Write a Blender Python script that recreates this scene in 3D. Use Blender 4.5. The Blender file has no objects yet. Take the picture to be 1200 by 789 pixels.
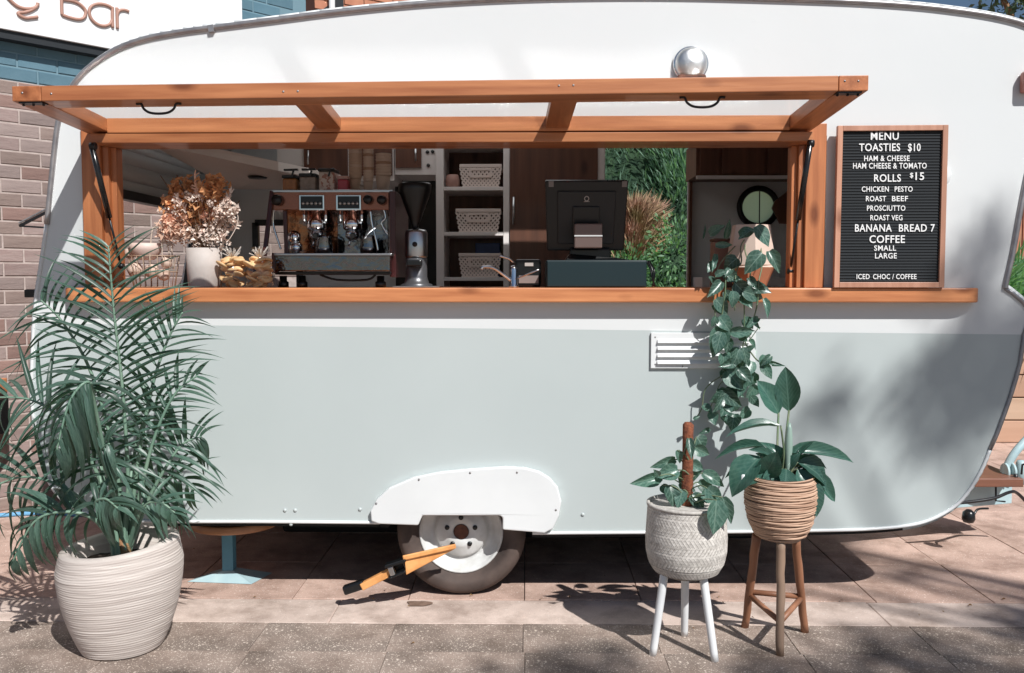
import bpy, bmesh, math, random
from mathutils import Vector, Matrix, Euler, noise
from mathutils.geometry import tessellate_polygon
random.seed(7)
S = bpy.context.scene
COL = S.collection
V = Vector
# ------------------------------------------------------------------ camera
FPX, CW, CH = 1050.0, 1200.0, 789.0
CAMP = V((0.0, -4.0, 1.470))
YAW, PITCH = math.atan(17 / FPX), math.atan(67.5 / FPX)
cd = bpy.data.cameras.new('camera'); cam = bpy.data.objects.new('camera', cd); COL.objects.link(cam)
cd.sensor_width = 36.0; cd.lens = 36.0 * FPX / CW; cd.clip_start = 0.05; cd.clip_end = 500
cam.location = CAMP
cam.rotation_euler = (math.pi / 2 - PITCH, 0, YAW)
S.camera = cam
CR = Euler((math.pi / 2 - PITCH, 0, YAW)).to_matrix()
# ------------------------------------------------------------------ light
SUN = V((0.62, -1.0, 1.2)).normalized()          # towards the sun
w = bpy.data.worlds.new('World'); S.world = w; w.use_nodes = True
nt = w.node_tree; bg = nt.nodes['Background']
sky = nt.nodes.new('ShaderNodeTexSky'); sky.sky_type = 'NISHITA'; sky.sun_disc = False
sky.sun_elevation = math.asin(SUN.z); sky.sun_rotation = math.atan2(SUN.x, SUN.y)
sky.air_density = 1.0; sky.dust_density = 0.6; sky.ozone_density = 3.0
nt.links.new(sky.outputs[0], bg.inputs[0]); bg.inputs[1].default_value = 0.055
sl = bpy.data.lights.new('sun', 'SUN'); sl.energy = 5.0; sl.angle = math.radians(0.55); sl.color = (1.0, 0.985, 0.96)
so = bpy.data.objects.new('sun', sl); COL.objects.link(so)
so.rotation_euler = (-SUN).to_track_quat('-Z', 'Y').to_euler(); so.location = (4, -6, 9)
S.view_settings.view_transform = 'Standard'; S.view_settings.look = 'None'
S.view_settings.exposure = 0.09; S.view_settings.gamma = 1.0
S.cycles.max_bounces = 12; S.cycles.diffuse_bounces = 8; S.cycles.transparent_max_bounces = 16
S.cycles.use_denoising = True
S.cycles.caustics_reflective = True; S.cycles.blur_glossy = 0.0; S.cycles.sample_clamp_indirect = 150
# ------------------------------------------------------------------ helpers
def ray(px, py):
    return CR @ V(((px - CW / 2) / FPX, (CH / 2 - py) / FPX, -1.0))
def P(px, py, Y=0.0):                       # point of the photograph at depth y = Y
    d = ray(px, py); return CAMP + d * ((Y - CAMP.y) / d.y)
def G(px, py, Z=0.0):                       # point at height Z
    d = ray(px, py); return CAMP + d * ((Z - CAMP.z) / d.z)
def H(px, py, p0, n):
    d = ray(px, py); return CAMP + d * ((p0 - CAMP).dot(n) / d.dot(n))

class MB:
    def __init__(s): s.v = []; s.f = []; s.m = []; s.sm = []
    def add(s, vs, fs, mi=0, smooth=False):
        b = len(s.v); s.v += [V(x) for x in vs]
        for f in fs: s.f.append(tuple(b + i for i in f)); s.m.append(mi); s.sm.append(smooth)
        return s
    def box(s, a, b, mi=0, M=None):
        x0, y0, z0 = min(a[0], b[0]), min(a[1], b[1]), min(a[2], b[2]); x1, y1, z1 = max(a[0], b[0]), max(a[1], b[1]), max(a[2], b[2])
        vs = [V((x, y, z)) for z in (z0, z1) for y in (y0, y1) for x in (x0, x1)]
        if M is not None: vs = [M @ v for v in vs]
        return s.add(vs, [(0, 2, 3, 1), (4, 5, 7, 6), (0, 1, 5, 4), (2, 6, 7, 3), (0, 4, 6, 2), (1, 3, 7, 5)], mi)
    def hexa(s, vs, mi=0):                  # 8 corners: bottom 4 (ccw), top 4
        return s.add(vs, [(3, 2, 1, 0), (4, 5, 6, 7), (0, 1, 5, 4), (1, 2, 6, 5), (2, 3, 7, 6), (3, 0, 4, 7)], mi)
    def bar(s, p0, p1, w, h, up=(0, 0, 1), mi=0):   # rectangular bar p0->p1, width w sideways, height h along up
        p0, p1, up = V(p0), V(p1), V(up); d = (p1 - p0).normalized(); sd = d.cross(up).normalized() * w / 2; u = sd.cross(d).normalized() * h / 2
        return s.hexa([p0 - sd - u, p0 + sd - u, p1 + sd - u, p1 - sd - u, p0 - sd + u, p0 + sd + u, p1 + sd + u, p1 - sd + u], mi)
    def tube(s, pts, r, n=8, mi=0, smooth=True, closed=False, cap=True):
        pts = [V(p) for p in pts]; N = len(pts); rs = r if isinstance(r, (list, tuple)) else [r] * N
        b = len(s.v); prev = None
        for i, p in enumerate(pts):
            if closed: t = (pts[(i + 1) % N] - pts[i - 1])
            else: t = pts[min(i + 1, N - 1)] - pts[max(i - 1, 0)]
            t = t.normalized()
            if prev is None:
                a = V((0, 0, 1)) if abs(t.z) < 0.9 else V((1, 0, 0)); u = t.cross(a).normalized()
            else:
                u = (prev - t * prev.dot(t)); u = u.normalized() if u.length > 1e-6 else t.orthogonal().normalized()
            prev = u; v2 = t.cross(u)
            for k in range(n):
                an = 2 * math.pi * k / n; s.v.append(p + (u * math.cos(an) + v2 * math.sin(an)) * rs[i])
        M_ = N if closed else N - 1
        for i in range(M_):
            for k in range(n):
                a, c = b + i * n, b + ((i + 1) % N) * n
                s.f.append((a + k, a + (k + 1) % n, c + (k + 1) % n, c + k)); s.m.append(mi); s.sm.append(smooth)
        if cap and not closed:
            s.f.append(tuple(b + k for k in range(n))[::-1]); s.m.append(mi); s.sm.append(False)
            s.f.append(tuple(b + (N - 1) * n + k for k in range(n))); s.m.append(mi); s.sm.append(False)
        return s
    def lathe(s, prof, c, n=32, mi=0, smooth=True, axis='z', fn=None, cap=True):   # prof: (r, h) pairs
        b = len(s.v); c = V(c)
        for j, (r, h) in enumerate(prof):
            for k in range(n):
                a = 2 * math.pi * k / n; rr, hh = (r, h) if fn is None else fn(r, h, a)
                if axis == 'z': q = V((rr * math.cos(a), rr * math.sin(a), hh))
                elif axis == 'y': q = V((rr * math.cos(a), hh, rr * math.sin(a)))
                else: q = V((hh, rr * math.cos(a), rr * math.sin(a)))
                s.v.append(c + q)
        for j in range(len(prof) - 1):
            for k in range(n):
                f = (b + j * n + k, b + j * n + (k + 1) % n, b + (j + 1) * n + (k + 1) % n, b + (j + 1) * n + k)
                s.f.append(f if axis != 'y' else f[::-1]); s.m.append(mi); s.sm.append(smooth)
        if cap and prof[0][0] > 1e-4:
            s.f.append(tuple(b + k for k in range(n))[::-1]); s.m.append(mi); s.sm.append(False)
        if cap and prof[-1][0] > 1e-4:
            s.f.append(tuple(b + (len(prof) - 1) * n + k for k in range(n))); s.m.append(mi); s.sm.append(False)
        return s
    def plate(s, outer, holes, y0, y1, mi=0, mi_back=None):     # polygons as (x,z), slab between y0 and y1
        loops = [outer] + list(holes)
        flat = [V((p[0], p[1], 0)) for l in loops for p in l]
        tris = tessellate_polygon([[V((p[0], p[1], 0)) for p in l] for l in loops])
        n = len(flat); b = len(s.v)
        s.v += [V((p.x, y0, p.y)) for p in flat] + [V((p.x, y1, p.y)) for p in flat]
        for t in tris:
            a_, b_, c_ = (flat[i] for i in t)
            if (b_ - a_).cross(c_ - a_).z < 0: t = t[::-1]
            s.f.append(tuple(b + i for i in t)); s.m.append(mi); s.sm.append(False)          # y0 side faces -y
            s.f.append(tuple(b + n + i for i in t[::-1])); s.m.append(mi if mi_back is None else mi_back); s.sm.append(False)
        o = 0
        for l in loops:
            for k in range(len(l)):
                i, j = o + k, o + (k + 1) % len(l)
                s.f.append((b + i, b + n + i, b + n + j, b + j)); s.m.append(mi); s.sm.append(False)
            o += len(l)
        return s
    def build(s, name, mats, parent=None, bevel=0, label=None, seg=2, fix=True):
        off = WL.get(parent.name, V((0, 0, 0))) if parent is not None else V((0, 0, 0))
        me = bpy.data.meshes.new(name); me.from_pydata([v - off for v in s.v], [], s.f)
        for m in (mats if isinstance(mats, (list, tuple)) else [mats]): me.materials.append(m)
        for i, p in enumerate(me.polygons): p.material_index = s.m[i]; p.use_smooth = s.sm[i]
        if fix:
            bm = bmesh.new(); bm.from_mesh(me); bmesh.ops.recalc_face_normals(bm, faces=bm.faces); bm.to_mesh(me); bm.free()
        me.update()
        o = bpy.data.objects.new(name, me); COL.objects.link(o)
        if parent is not None: o.parent = parent; WL[o.name] = off
        if bevel:
            bv = o.modifiers.new('bevel', 'BEVEL'); bv.width = bevel; bv.segments = seg; bv.limit_method = 'ANGLE'; bv.angle_limit = math.radians(40)
        if label: o['label'] = label
        return o
WL = {}
def tag(o, label, cat, group=None):
    o['label'] = label; o['category'] = cat
    if group: o['group'] = group
    return o
def thing(name, loc, label, cat, group=None):
    o = bpy.data.objects.new(name, None); COL.objects.link(o); o.location = loc; o.empty_display_size = 0.05
    WL[o.name] = V(loc); return tag(o, label, cat, group)
def solo(mb, name, mats, label, cat, group=None, bevel=0):
    o = mb.build(name, mats, None, bevel); return tag(o, label, cat, group)
def struct(mb, name, mats, bevel=0):
    o = mb.build(name, mats, None, bevel); o['kind'] = 'structure'; return o
def inst(name, me, parent, M):                 # shared-mesh piece at world matrix M
    o = bpy.data.objects.new(name, me); COL.objects.link(o); o.parent = parent
    off = WL.get(parent.name, V((0, 0, 0)))
    o.matrix_local = Matrix.Translation(-off) @ M; WL[o.name] = off
    return o
def smooth_path(pts, n=6):                     # Catmull-Rom through points
    pts = [V(p) for p in pts]; out = []
    for i in range(len(pts) - 1):
        p0, p1, p2, p3 = pts[max(i - 1, 0)], pts[i], pts[i + 1], pts[min(i + 2, len(pts) - 1)]
        for k in range(n):
            t = k / n
            out.append(0.5 * ((2 * p1) + (p2 - p0) * t + (2 * p0 - 5 * p1 + 4 * p2 - p3) * t * t + (3 * p1 - p0 - 3 * p2 + p3) * t ** 3))
    out.append(pts[-1]); return out
# ------------------------------------------------------------------ materials
def mk(name, c, rough=0.5, metal=0.0, c2=None, vs=3.0, vd=4, stretch=(1, 1, 1), bump=0.0, bs=40.0, spec=0.5, coat=0.0, rnd=0.0, lo=0.35, hi=0.65, trans=0.0, sss=0, rot=(0, 0, 0), rvar=0.0, dist=0.002):
    m = bpy.data.materials.new(name); m.use_nodes = True; t = m.node_tree; N = t.nodes; L = t.links
    b = N['Principled BSDF']; b.inputs['Roughness'].default_value = rough; b.inputs['Metallic'].default_value = metal
    b.inputs['Base Color'].default_value = (*c, 1); b.inputs['Specular IOR Level'].default_value = spec; b.inputs['Coat Weight'].default_value = coat
    if trans: b.inputs['Transmission Weight'].default_value = trans
    tc = N.new('ShaderNodeTexCoord'); mp = N.new('ShaderNodeMapping'); mp.inputs['Scale'].default_value = stretch; mp.inputs['Rotation'].default_value = rot
    L.new(tc.outputs['Object'], mp.inputs[0]); src = None
    if c2 is not None:
        no = N.new('ShaderNodeTexNoise'); no.inputs['Scale'].default_value = vs; no.inputs['Detail'].default_value = vd; L.new(mp.outputs[0], no.inputs[0])
        cr = N.new('ShaderNodeValToRGB'); cr.color_ramp.elements[0].position = lo; cr.color_ramp.elements[1].position = hi
        cr.color_ramp.elements[0].color = (*c, 1); cr.color_ramp.elements[1].color = (*c2, 1); L.new(no.outputs[0], cr.inputs[0]); src = cr.outputs[0]
        if rvar:
            mr = N.new('ShaderNodeMapRange'); mr.inputs[3].default_value = rough - rvar; mr.inputs[4].default_value = rough + rvar
            L.new(no.outputs[0], mr.inputs[0]); L.new(mr.outputs[0], b.inputs['Roughness'])
    if rnd:
        oi = N.new('ShaderNodeObjectInfo'); hs = N.new('ShaderNodeHueSaturation')
        mr = N.new('ShaderNodeMapRange'); mr.inputs[3].default_value = 1 - rnd; mr.inputs[4].default_value = 1 + rnd
        L.new(oi.outputs['Random'], mr.inputs[0]); L.new(mr.outputs[0], hs.inputs['Value'])
        if src is not None: L.new(src, hs.inputs['Color'])
        else: hs.inputs['Color'].default_value = (*c, 1)
        src = hs.outputs[0]
    if src is not None: L.new(src, b.inputs['Base Color'])
    if bump:
        n2 = N.new('ShaderNodeTexNoise'); n2.inputs['Scale'].default_value = bs; n2.inputs['Detail'].default_value = 5; L.new(mp.outputs[0], n2.inputs[0])
        bp = N.new('ShaderNodeBump'); bp.inputs['Strength'].default_value = bump; bp.inputs['Distance'].default_value = dist; L.new(n2.outputs[0], bp.inputs['Height']); L.new(bp.outputs[0], b.inputs['Normal'])
    return m
def wood(name, c, c2, axis, rough=0.45, coat=0.1, sc=30.0):
    st = {'x': (0.07, 1, 1), 'y': (1, 0.07, 1), 'z': (1, 1, 0.07)}[axis]
    m = mk(name, c, rough, c2=c2, vs=sc, vd=10, stretch=st, bump=0.3, bs=sc * 4, coat=coat, lo=0.30, hi=0.68, rnd=0.17)
    t = m.node_tree; N = t.nodes; L = t.links                     # knots
    b = N['Principled BSDF']; old = b.inputs['Base Color'].links[0].from_socket
    tc = N['Texture Coordinate']; mp = N.new('ShaderNodeMapping'); mp.inputs['Scale'].default_value = tuple(0.42 if k == 0.07 else 1 for k in st); L.new(tc.outputs['Object'], mp.inputs[0])
    vo = N.new('ShaderNodeTexVoronoi'); vo.inputs['Scale'].default_value = 7.0; L.new(mp.outputs[0], vo.inputs[0])
    cr = N.new('ShaderNodeValToRGB'); cr.color_ramp.elements[0].position = 0.07; cr.color_ramp.elements[1].position = 0.20
    cr.color_ramp.elements[0].color = (0.45, 0.36, 0.3, 1); cr.color_ramp.elements[1].color = (1, 1, 1, 1); L.new(vo.outputs['Distance'], cr.inputs[0])
    mx = N.new('ShaderNodeMix'); mx.data_type = 'RGBA'; mx.blend_type = 'MULTIPLY'; mx.inputs[0].default_value = 1.0
    L.new(old, mx.inputs[6]); L.new(cr.outputs[0], mx.inputs[7]); L.new(mx.outputs[2], b.inputs['Base Color'])
    return m
def speckle(name, c, c2, chip, sc=110.0, amt=0.25, rough=0.85, big=1.3, lighter=None):
    m = mk(name, c, rough, c2=c2, vs=big, vd=6, bump=0.5, bs=90, rnd=0.06, lo=0.38, hi=0.62)
    t = m.node_tree; N = t.nodes; L = t.links; b = N['Principled BSDF']; old = b.inputs['Base Color'].links[0].from_socket
    tc = N['Texture Coordinate']
    src = old
    for (s_, a_, cc, sd) in ((sc, amt, chip, 0), (sc * 1.9, amt * 0.8, tuple(x * 0.45 for x in c), 9.3), (sc * 0.5, amt * 0.22, chip, 4.1)):
        mp = N.new('ShaderNodeMapping'); mp.inputs['Location'].default_value = (sd, sd, 0); L.new(tc.outputs['Object'], mp.inputs[0])
        vo = N.new('ShaderNodeTexVoronoi'); vo.inputs['Scale'].default_value = s_; L.new(mp.outputs[0], vo.inputs[0])
        lt = N.new('ShaderNodeMath'); lt.operation = 'LESS_THAN'; lt.inputs[1].default_value = 0.36; L.new(vo.outputs['Distance'], lt.inputs[0])
        sep = N.new('ShaderNodeSeparateColor'); L.new(vo.outputs['Color'], sep.inputs[0])
        l2 = N.new('ShaderNodeMath'); l2.operation = 'LESS_THAN'; l2.inputs[1].default_value = a_; L.new(sep.outputs[0], l2.inputs[0])
        mu = N.new('ShaderNodeMath'); mu.operation = 'MULTIPLY'; L.new(lt.outputs[0], mu.inputs[0]); L.new(l2.outputs[0], mu.inputs[1])
        mx = N.new('ShaderNodeMix'); mx.data_type = 'RGBA'; mx.inputs[7].default_value = (*cc, 1)
        L.new(mu.outputs[0], mx.inputs[0]); L.new(src, mx.inputs[6]); src = mx.outputs[2]
    ns_ = N.new('ShaderNodeTexNoise'); ns_.inputs['Scale'].default_value = 4.5; ns_.inputs['Detail'].default_value = 9; ns_.inputs['Roughness'].default_value = 0.65; tg = N.new('ShaderNodeNewGeometry'); L.new(tg.outputs['Position'], ns_.inputs[0])
    rs_ = N.new('ShaderNodeValToRGB'); rs_.color_ramp.elements[0].position = 0.33; rs_.color_ramp.elements[1].position = 0.56; rs_.color_ramp.elements[0].color = (0.60, 0.56, 0.53, 1); rs_.color_ramp.elements[1].color = (1.06, 1.05, 1.04, 1); L.new(ns_.outputs[0], rs_.inputs[0])
    ms_ = N.new('ShaderNodeMix'); ms_.data_type = 'RGBA'; ms_.blend_type = 'MULTIPLY'; ms_.inputs[0].default_value = 1.0; L.new(src, ms_.inputs[6]); L.new(rs_.outputs[0], ms_.inputs[7]); src = ms_.outputs[2]
    L.new(src, b.inputs['Base Color'])
    return m
def glassmat(name, tint=(1, 1, 1), rough=0.03, ior=0.05, extra=0.6):     # ior: facing reflectance, extra: rise towards grazing
    m = bpy.data.materials.new(name); m.use_nodes = True; t = m.node_tree; N = t.nodes; L = t.links
    N.remove(N['Principled BSDF']); out = N['Material Output']
    tr = N.new('ShaderNodeBsdfTransparent'); tr.inputs[0].default_value = (*tint, 1)
    gl = N.new('ShaderNodeBsdfGlossy'); gl.inputs['Roughness'].default_value = rough
    lw_ = N.new('ShaderNodeLayerWeight'); lw_.inputs[0].default_value = 0.5
    pw_ = N.new('ShaderNodeMath'); pw_.operation = 'POWER'; pw_.inputs[1].default_value = 5.0; L.new(lw_.outputs['Facing'], pw_.inputs[0])
    mm = N.new('ShaderNodeMath'); mm.operation = 'MULTIPLY_ADD'; mm.inputs[1].default_value = extra; mm.inputs[2].default_value = ior; L.new(pw_.outputs[0], mm.inputs[0])
    mx = N.new('ShaderNodeMixShader'); L.new(mm.outputs[0], mx.inputs[0])
    L.new(tr.outputs[0], mx.inputs[1]); L.new(gl.outputs[0], mx.inputs[2]); L.new(mx.outputs[0], out.inputs[0])
    return m
def leafmat(name, c, c2, rough=0.38, vein=None, vfreq=26.0, tr=0.18, rn=0.28):
    m = mk(name, c, rough, c2=c2, vs=9.0, vd=5, spec=0.5, rnd=rn, bump=0.15, bs=60)
    b = m.node_tree.nodes['Principled BSDF']; b.inputs['Transmission Weight'].default_value = 0.0
    N = m.node_tree.nodes; L = m.node_tree.links
    if vein is not None:
        src = b.inputs['Base Color'].links[0].from_socket
        sx = N.new('ShaderNodeSeparateXYZ'); L.new(N['Texture Coordinate'].outputs['Object'], sx.inputs[0])
        ab = N.new('ShaderNodeMath'); ab.operation = 'ABSOLUTE'; L.new(sx.outputs[0], ab.inputs[0])
        mid = N.new('ShaderNodeMapRange'); mid.inputs[1].default_value = 0.012; mid.inputs[2].default_value = 0.035; mid.inputs[3].default_value = 0.75; mid.inputs[4].default_value = 0.0; L.new(ab.outputs[0], mid.inputs[0])
        md = N.new('ShaderNodeMath'); md.operation = 'MULTIPLY_ADD'; md.inputs[1].default_value = -0.9; L.new(ab.outputs[0], md.inputs[0]); L.new(sx.outputs[1], md.inputs[2])
        mf = N.new('ShaderNodeMath'); mf.operation = 'MULTIPLY'; mf.inputs[1].default_value = vfreq; L.new(md.outputs[0], mf.inputs[0])
        sn = N.new('ShaderNodeMath'); sn.operation = 'SINE'; L.new(mf.outputs[0], sn.inputs[0])
        sv = N.new('ShaderNodeMapRange'); sv.inputs[1].default_value = 0.55; sv.inputs[2].default_value = 1.0; sv.inputs[3].default_value = 0.0; sv.inputs[4].default_value = 0.38; L.new(sn.outputs[0], sv.inputs[0])
        mxx = N.new('ShaderNodeMath'); mxx.operation = 'MAXIMUM'; L.new(mid.outputs[0], mxx.inputs[0]); L.new(sv.outputs[0], mxx.inputs[1])
        cm = N.new('ShaderNodeMix'); cm.data_type = 'RGBA'; cm.inputs[7].default_value = (*vein, 1); L.new(mxx.outputs[0], cm.inputs[0]); L.new(src, cm.inputs[6]); L.new(cm.outputs[2], b.inputs['Base Color'])
    tl = N.new('ShaderNodeBsdfTranslucent'); tl.inputs[0].default_value = (c2[0] * 1.3, c2[1] * 1.6, c2[2] * 0.8, 1)
    mx = N.new('ShaderNodeMixShader'); mx.inputs[0].default_value = tr
    L.new(b.outputs[0], mx.inputs[1]); L.new(tl.outputs[0], mx.inputs[2]); L.new(mx.outputs[0], N['Material Output'].inputs[0])
    return m
M_white = mk('white_paint', (0.695, 0.715, 0.715), 0.34, c2=(0.665, 0.685, 0.685), vs=1.6, vd=5, bump=0.12, bs=2.2, dist=0.02, rvar=0.06, lo=0.3, hi=0.7)
M_teal = mk('duck_egg_paint', (0.49, 0.54, 0.535), 0.36, c2=(0.465, 0.515, 0.51), vs=1.8, vd=5, bump=0.12, bs=2.0, dist=0.02, rvar=0.06, lo=0.3, hi=0.7)
M_spat = mk('spat_paint', (0.74, 0.755, 0.755), 0.26, c2=(0.70, 0.715, 0.715), vs=5, bump=0.08, bs=8)
M_alu = mk('weathered_aluminium', (0.42, 0.40, 0.40), 0.42, 0.75, c2=(0.30, 0.29, 0.30), vs=18, bump=0.15)
M_inner = mk('interior_lining', (0.80, 0.72, 0.66), 0.6, c2=(0.74, 0.66, 0.60), vs=2)
M_innerg = mk('pale_grey_lining', (0.74, 0.755, 0.76), 0.55, c2=(0.68, 0.70, 0.705), vs=2)
M_under = mk('underbody_black', (0.015, 0.015, 0.015), 0.9)
M_wx = wood('cedar_along_x', (0.63, 0.255, 0.105), (0.38, 0.125, 0.046), 'x', coat=0.25)
M_wy = wood('cedar_along_y', (0.52, 0.19, 0.075), (0.30, 0.10, 0.036), 'y')
M_wz = wood('cedar_along_z', (0.57, 0.215, 0.085), (0.33, 0.105, 0.038), 'z')
M_wframe = wood('pale_pine', (0.52, 0.27, 0.18), (0.40, 0.19, 0.12), 'z', coat=0)
M_darkwood = wood('dark_veneer', (0.15, 0.060, 0.034), (0.085, 0.034, 0.02), 'z', rough=0.5, sc=26)
M_black = mk('black_plastic', (0.007, 0.008, 0.009), 0.28)
M_blackm = mk('black_metal', (0.02, 0.02, 0.022), 0.35, 0.4)
M_chrome = mk('chrome', (0.75, 0.76, 0.78), 0.09, 1.0)
M_steel = mk('brushed_steel', (0.55, 0.56, 0.57), 0.28, 1.0)
M_copper = mk('bronze_panel', (0.30, 0.12, 0.08), 0.25, 0.8)
M_glass = glassmat('clear_glass')
M_awglass = glassmat('awning_glass', (0.97, 0.985, 0.98), rough=0.15, ior=0.20, extra=0.20)
M_rubber = mk('dusty_rubber', (0.050, 0.036, 0.031), 0.8, c2=(0.105, 0.075, 0.063), vs=7, vd=6, bump=0.4, bs=60)
M_rim = mk('white_rim', (0.66, 0.67, 0.66), 0.4, c2=(0.50, 0.50, 0.48), vs=12, bump=0.1)
M_rust = mk('rusty_hub', (0.16, 0.06, 0.035), 0.8, c2=(0.06, 0.03, 0.02), vs=30)
M_orange = mk('orange_powdercoat', (0.78, 0.37, 0.13), 0.55, c2=(0.60, 0.26, 0.08), vs=20)
M_bluem = mk('pale_blue_metal', (0.42, 0.56, 0.58), 0.45, c2=(0.34, 0.48, 0.52), vs=9, bump=0.1)
M_bluep = mk('blue_painted_post', (0.10, 0.27, 0.36), 0.45, c2=(0.08, 0.22, 0.30), vs=9)
M_potw = mk('pale_ribbed_clay', (0.60, 0.54, 0.495), 0.85, c2=(0.46, 0.40, 0.365), vs=7, stretch=(0.6, 0.6, 14), bump=0.4, bs=7, dist=0.006)
M_soil = mk('potting_soil', (0.03, 0.022, 0.017), 0.95, c2=(0.09, 0.065, 0.05), vs=40, bump=1.0, bs=70, dist=0.01)
M_palm = leafmat('palm_green', (0.036, 0.075, 0.060), (0.085, 0.145, 0.112), rough=.34, rn=.5, tr=.22)
M_pothos = leafmat('pothos_green', (0.035, 0.085, 0.066), (0.095, 0.175, 0.14), rn=.42, rough=0.26, vein=(0.20, 0.30, 0.24))
M_lily = leafmat('lily_green', (0.028, 0.085, 0.068), (0.055, 0.13, 0.10), rough=0.28, vein=(0.11, 0.20, 0.16), vfreq=60.0)
M_stem = mk('green_stem', (0.10, 0.17, 0.09), 0.5, c2=(0.18, 0.20, 0.12), vs=12)
M_palmstem = mk('palm_stalk', (0.20, 0.30, 0.22), 0.45, c2=(0.13, 0.23, 0.17), vs=6)
M_cane = mk('palm_cane', (0.36, 0.18, 0.09), 0.7, c2=(0.20, 0.13, 0.06), vs=6, stretch=(1, 1, 5), bump=0.5, bs=30)
M_bag = mk('white_leg_paint', (0.78, 0.79, 0.79), 0.4, c2=(0.70, 0.71, 0.72), vs=8)
M_bamboo = mk('brown_cane_leg', (0.34, 0.155, 0.085), 0.5, c2=(0.20, 0.085, 0.045), vs=9, stretch=(1, 1, 0.3), bump=0.2)
M_basket = mk('grey_woven_bamboo', (0.62, 0.585, 0.54), 0.8, c2=(0.44, 0.41, 0.375), vs=60, stretch=(1, 1, 1), bump=0.5, bs=120, rnd=0.15)
M_rattan = mk('brown_rattan', (0.48, 0.32, 0.225), 0.7, c2=(0.33, 0.20, 0.135), vs=7, stretch=(1, 1, 6), bump=0.4, bs=40, rnd=0.2)
M_gap = mk('dark_weave_gap', (0.10, 0.06, 0.04), 0.9); M_gapg = mk('grey_weave_gap', (0.22, 0.20, 0.18), 0.9)
M_moss = mk('coir_pole', (0.26, 0.085, 0.04), 0.95, c2=(0.14, 0.045, 0.025), vs=60, bump=1.0, bs=120, dist=0.006)
# ------------------------------------------------------------------ ground
M_pink = speckle('pink_concrete_paver', (0.58, 0.415, 0.345), (0.48, 0.335, 0.275), (0.68, 0.56, 0.49), sc=150, amt=0.16, big=2.4)
M_strip = speckle('pale_concrete_strip', (0.60, 0.49, 0.43), (0.48, 0.385, 0.335), (0.66, 0.58, 0.52), sc=170, amt=0.10, rough=0.8, big=3.5)
M_aggr = speckle('exposed_aggregate_paver', (0.32, 0.25, 0.21), (0.20, 0.16, 0.135), (0.58, 0.50, 0.43), sc=150, amt=0.42, big=2.6)
M_joint = mk('dirty_joint', (0.13, 0.09, 0.075), 0.95, c2=(0.20, 0.145, 0.12), vs=12, bump=0.8)
g = MB(); g.add([(-60, -60, -0.014), (60, -60, -0.014), (60, 60, -0.014), (-60, 60, -0.014)], [(0, 1, 2, 3)])
ground = struct(g, 'ground', M_joint)
WL[ground.name] = V((0, 0, 0))
def slab_mesh(name, sx, sy, mat, t=0.05, bv=0.004):
    bm = bmesh.new(); bmesh.ops.create_cube(bm, size=1.0)
    for v in bm.verts: v.co.x *= sx; v.co.y *= sy; v.co.z = v.co.z * t - t / 2
    bmesh.ops.bevel(bm, geom=[e for e in bm.edges if all(v.co.z > -0.001 for v in e.verts)], offset=bv, segments=1, affect='EDGES')
    me = bpy.data.meshes.new(name); bm.to_mesh(me); bm.free(); me.materials.append(mat); return me
PW = 0.535
x0 = P(343, 701, 0.035).x; ys = G(600, 703).y
paver_me = slab_mesh('paver', PW - 0.004, PW - 0.0025, M_pink, bv=0.002)
rr = random.Random(3)
def lay(name, me, cx, cy, tilt=0.003):
    M = Matrix.Translation((cx, cy, rr.uniform(-0.0012, 0.0012))) @ Euler((rr.uniform(-tilt, tilt), rr.uniform(-tilt, tilt), rr.uniform(-0.002, 0.002))).to_matrix().to_4x4()
    return inst(name, me, ground, M)
for j in range(11):
    for i in range(-7 - j // 3, 9 + j // 2):
        cx = x0 + (i + 0.5) * PW; cy = ys + 0.001 + (j + 0.5) * PW
        if cy > 0.8 and abs(cx) < 1.6 and cy < 5 and j > 2: continue      # hidden under the caravan
        lay('paver', paver_me, cx, cy)
# far paving beyond the laid slabs and on both sides
far = MB()
far.add([(-60, 5.95, -0.002), (60, 5.95, -0.002), (60, 60, -0.002), (-60, 60, -0.002)], [(0, 1, 2, 3)])
struct(far, 'far_pavement', M_pink)
ys = G(600, 703).y; ye = G(600, 731).y; yf = G(600, 764.5).y
ys = ys
strip_me = slab_mesh('kerb_strip', 2.3995, ys - ye - 0.003, M_strip, bv=0.005)
for i in range(-2, 3): lay('kerb_strip', strip_me, i * 2.4 + 0.35, (ys + ye) / 2, 0.001)
fx = G(613, 731).x; FP = 0.545; FR = ye - yf
fp_me = slab_mesh('aggregate_paver', FP - 0.002, FR - 0.0015, M_aggr, bv=0.0015)
sb1, sb2 = G(362, 781), G(150, 781)
for j in range(6):
    for i in range(-7, 7):
        cx = fx + (i + 0.5) * FP + (0 if j != 1 else 0.008); cy = ye - 0.003 - (j + 0.5) * FR
        if j in (2, 3) and cx < sb1.x + 0.12 and cx > sb1.x - 1.2: continue
        lay('aggregate_paver', fp_me, cx, cy)
pit = MB(); pit.box((sb1.x - 1.25, sb1.y - 0.56, -0.03), (sb1.x - 0.01, sb1.y - 0.006, -0.001))
p_ = pit.build('pit_cover', M_strip, ground, 0.004)
near = MB(); near.add([(-60, -60, -0.004), (60, -60, -0.004), (60, ye - 6 * FR - 0.01, -0.004), (-60, ye - 6 * FR - 0.01, -0.004)], [(0, 1, 2, 3)])
struct(near, 'near_pavement', M_aggr)
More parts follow.
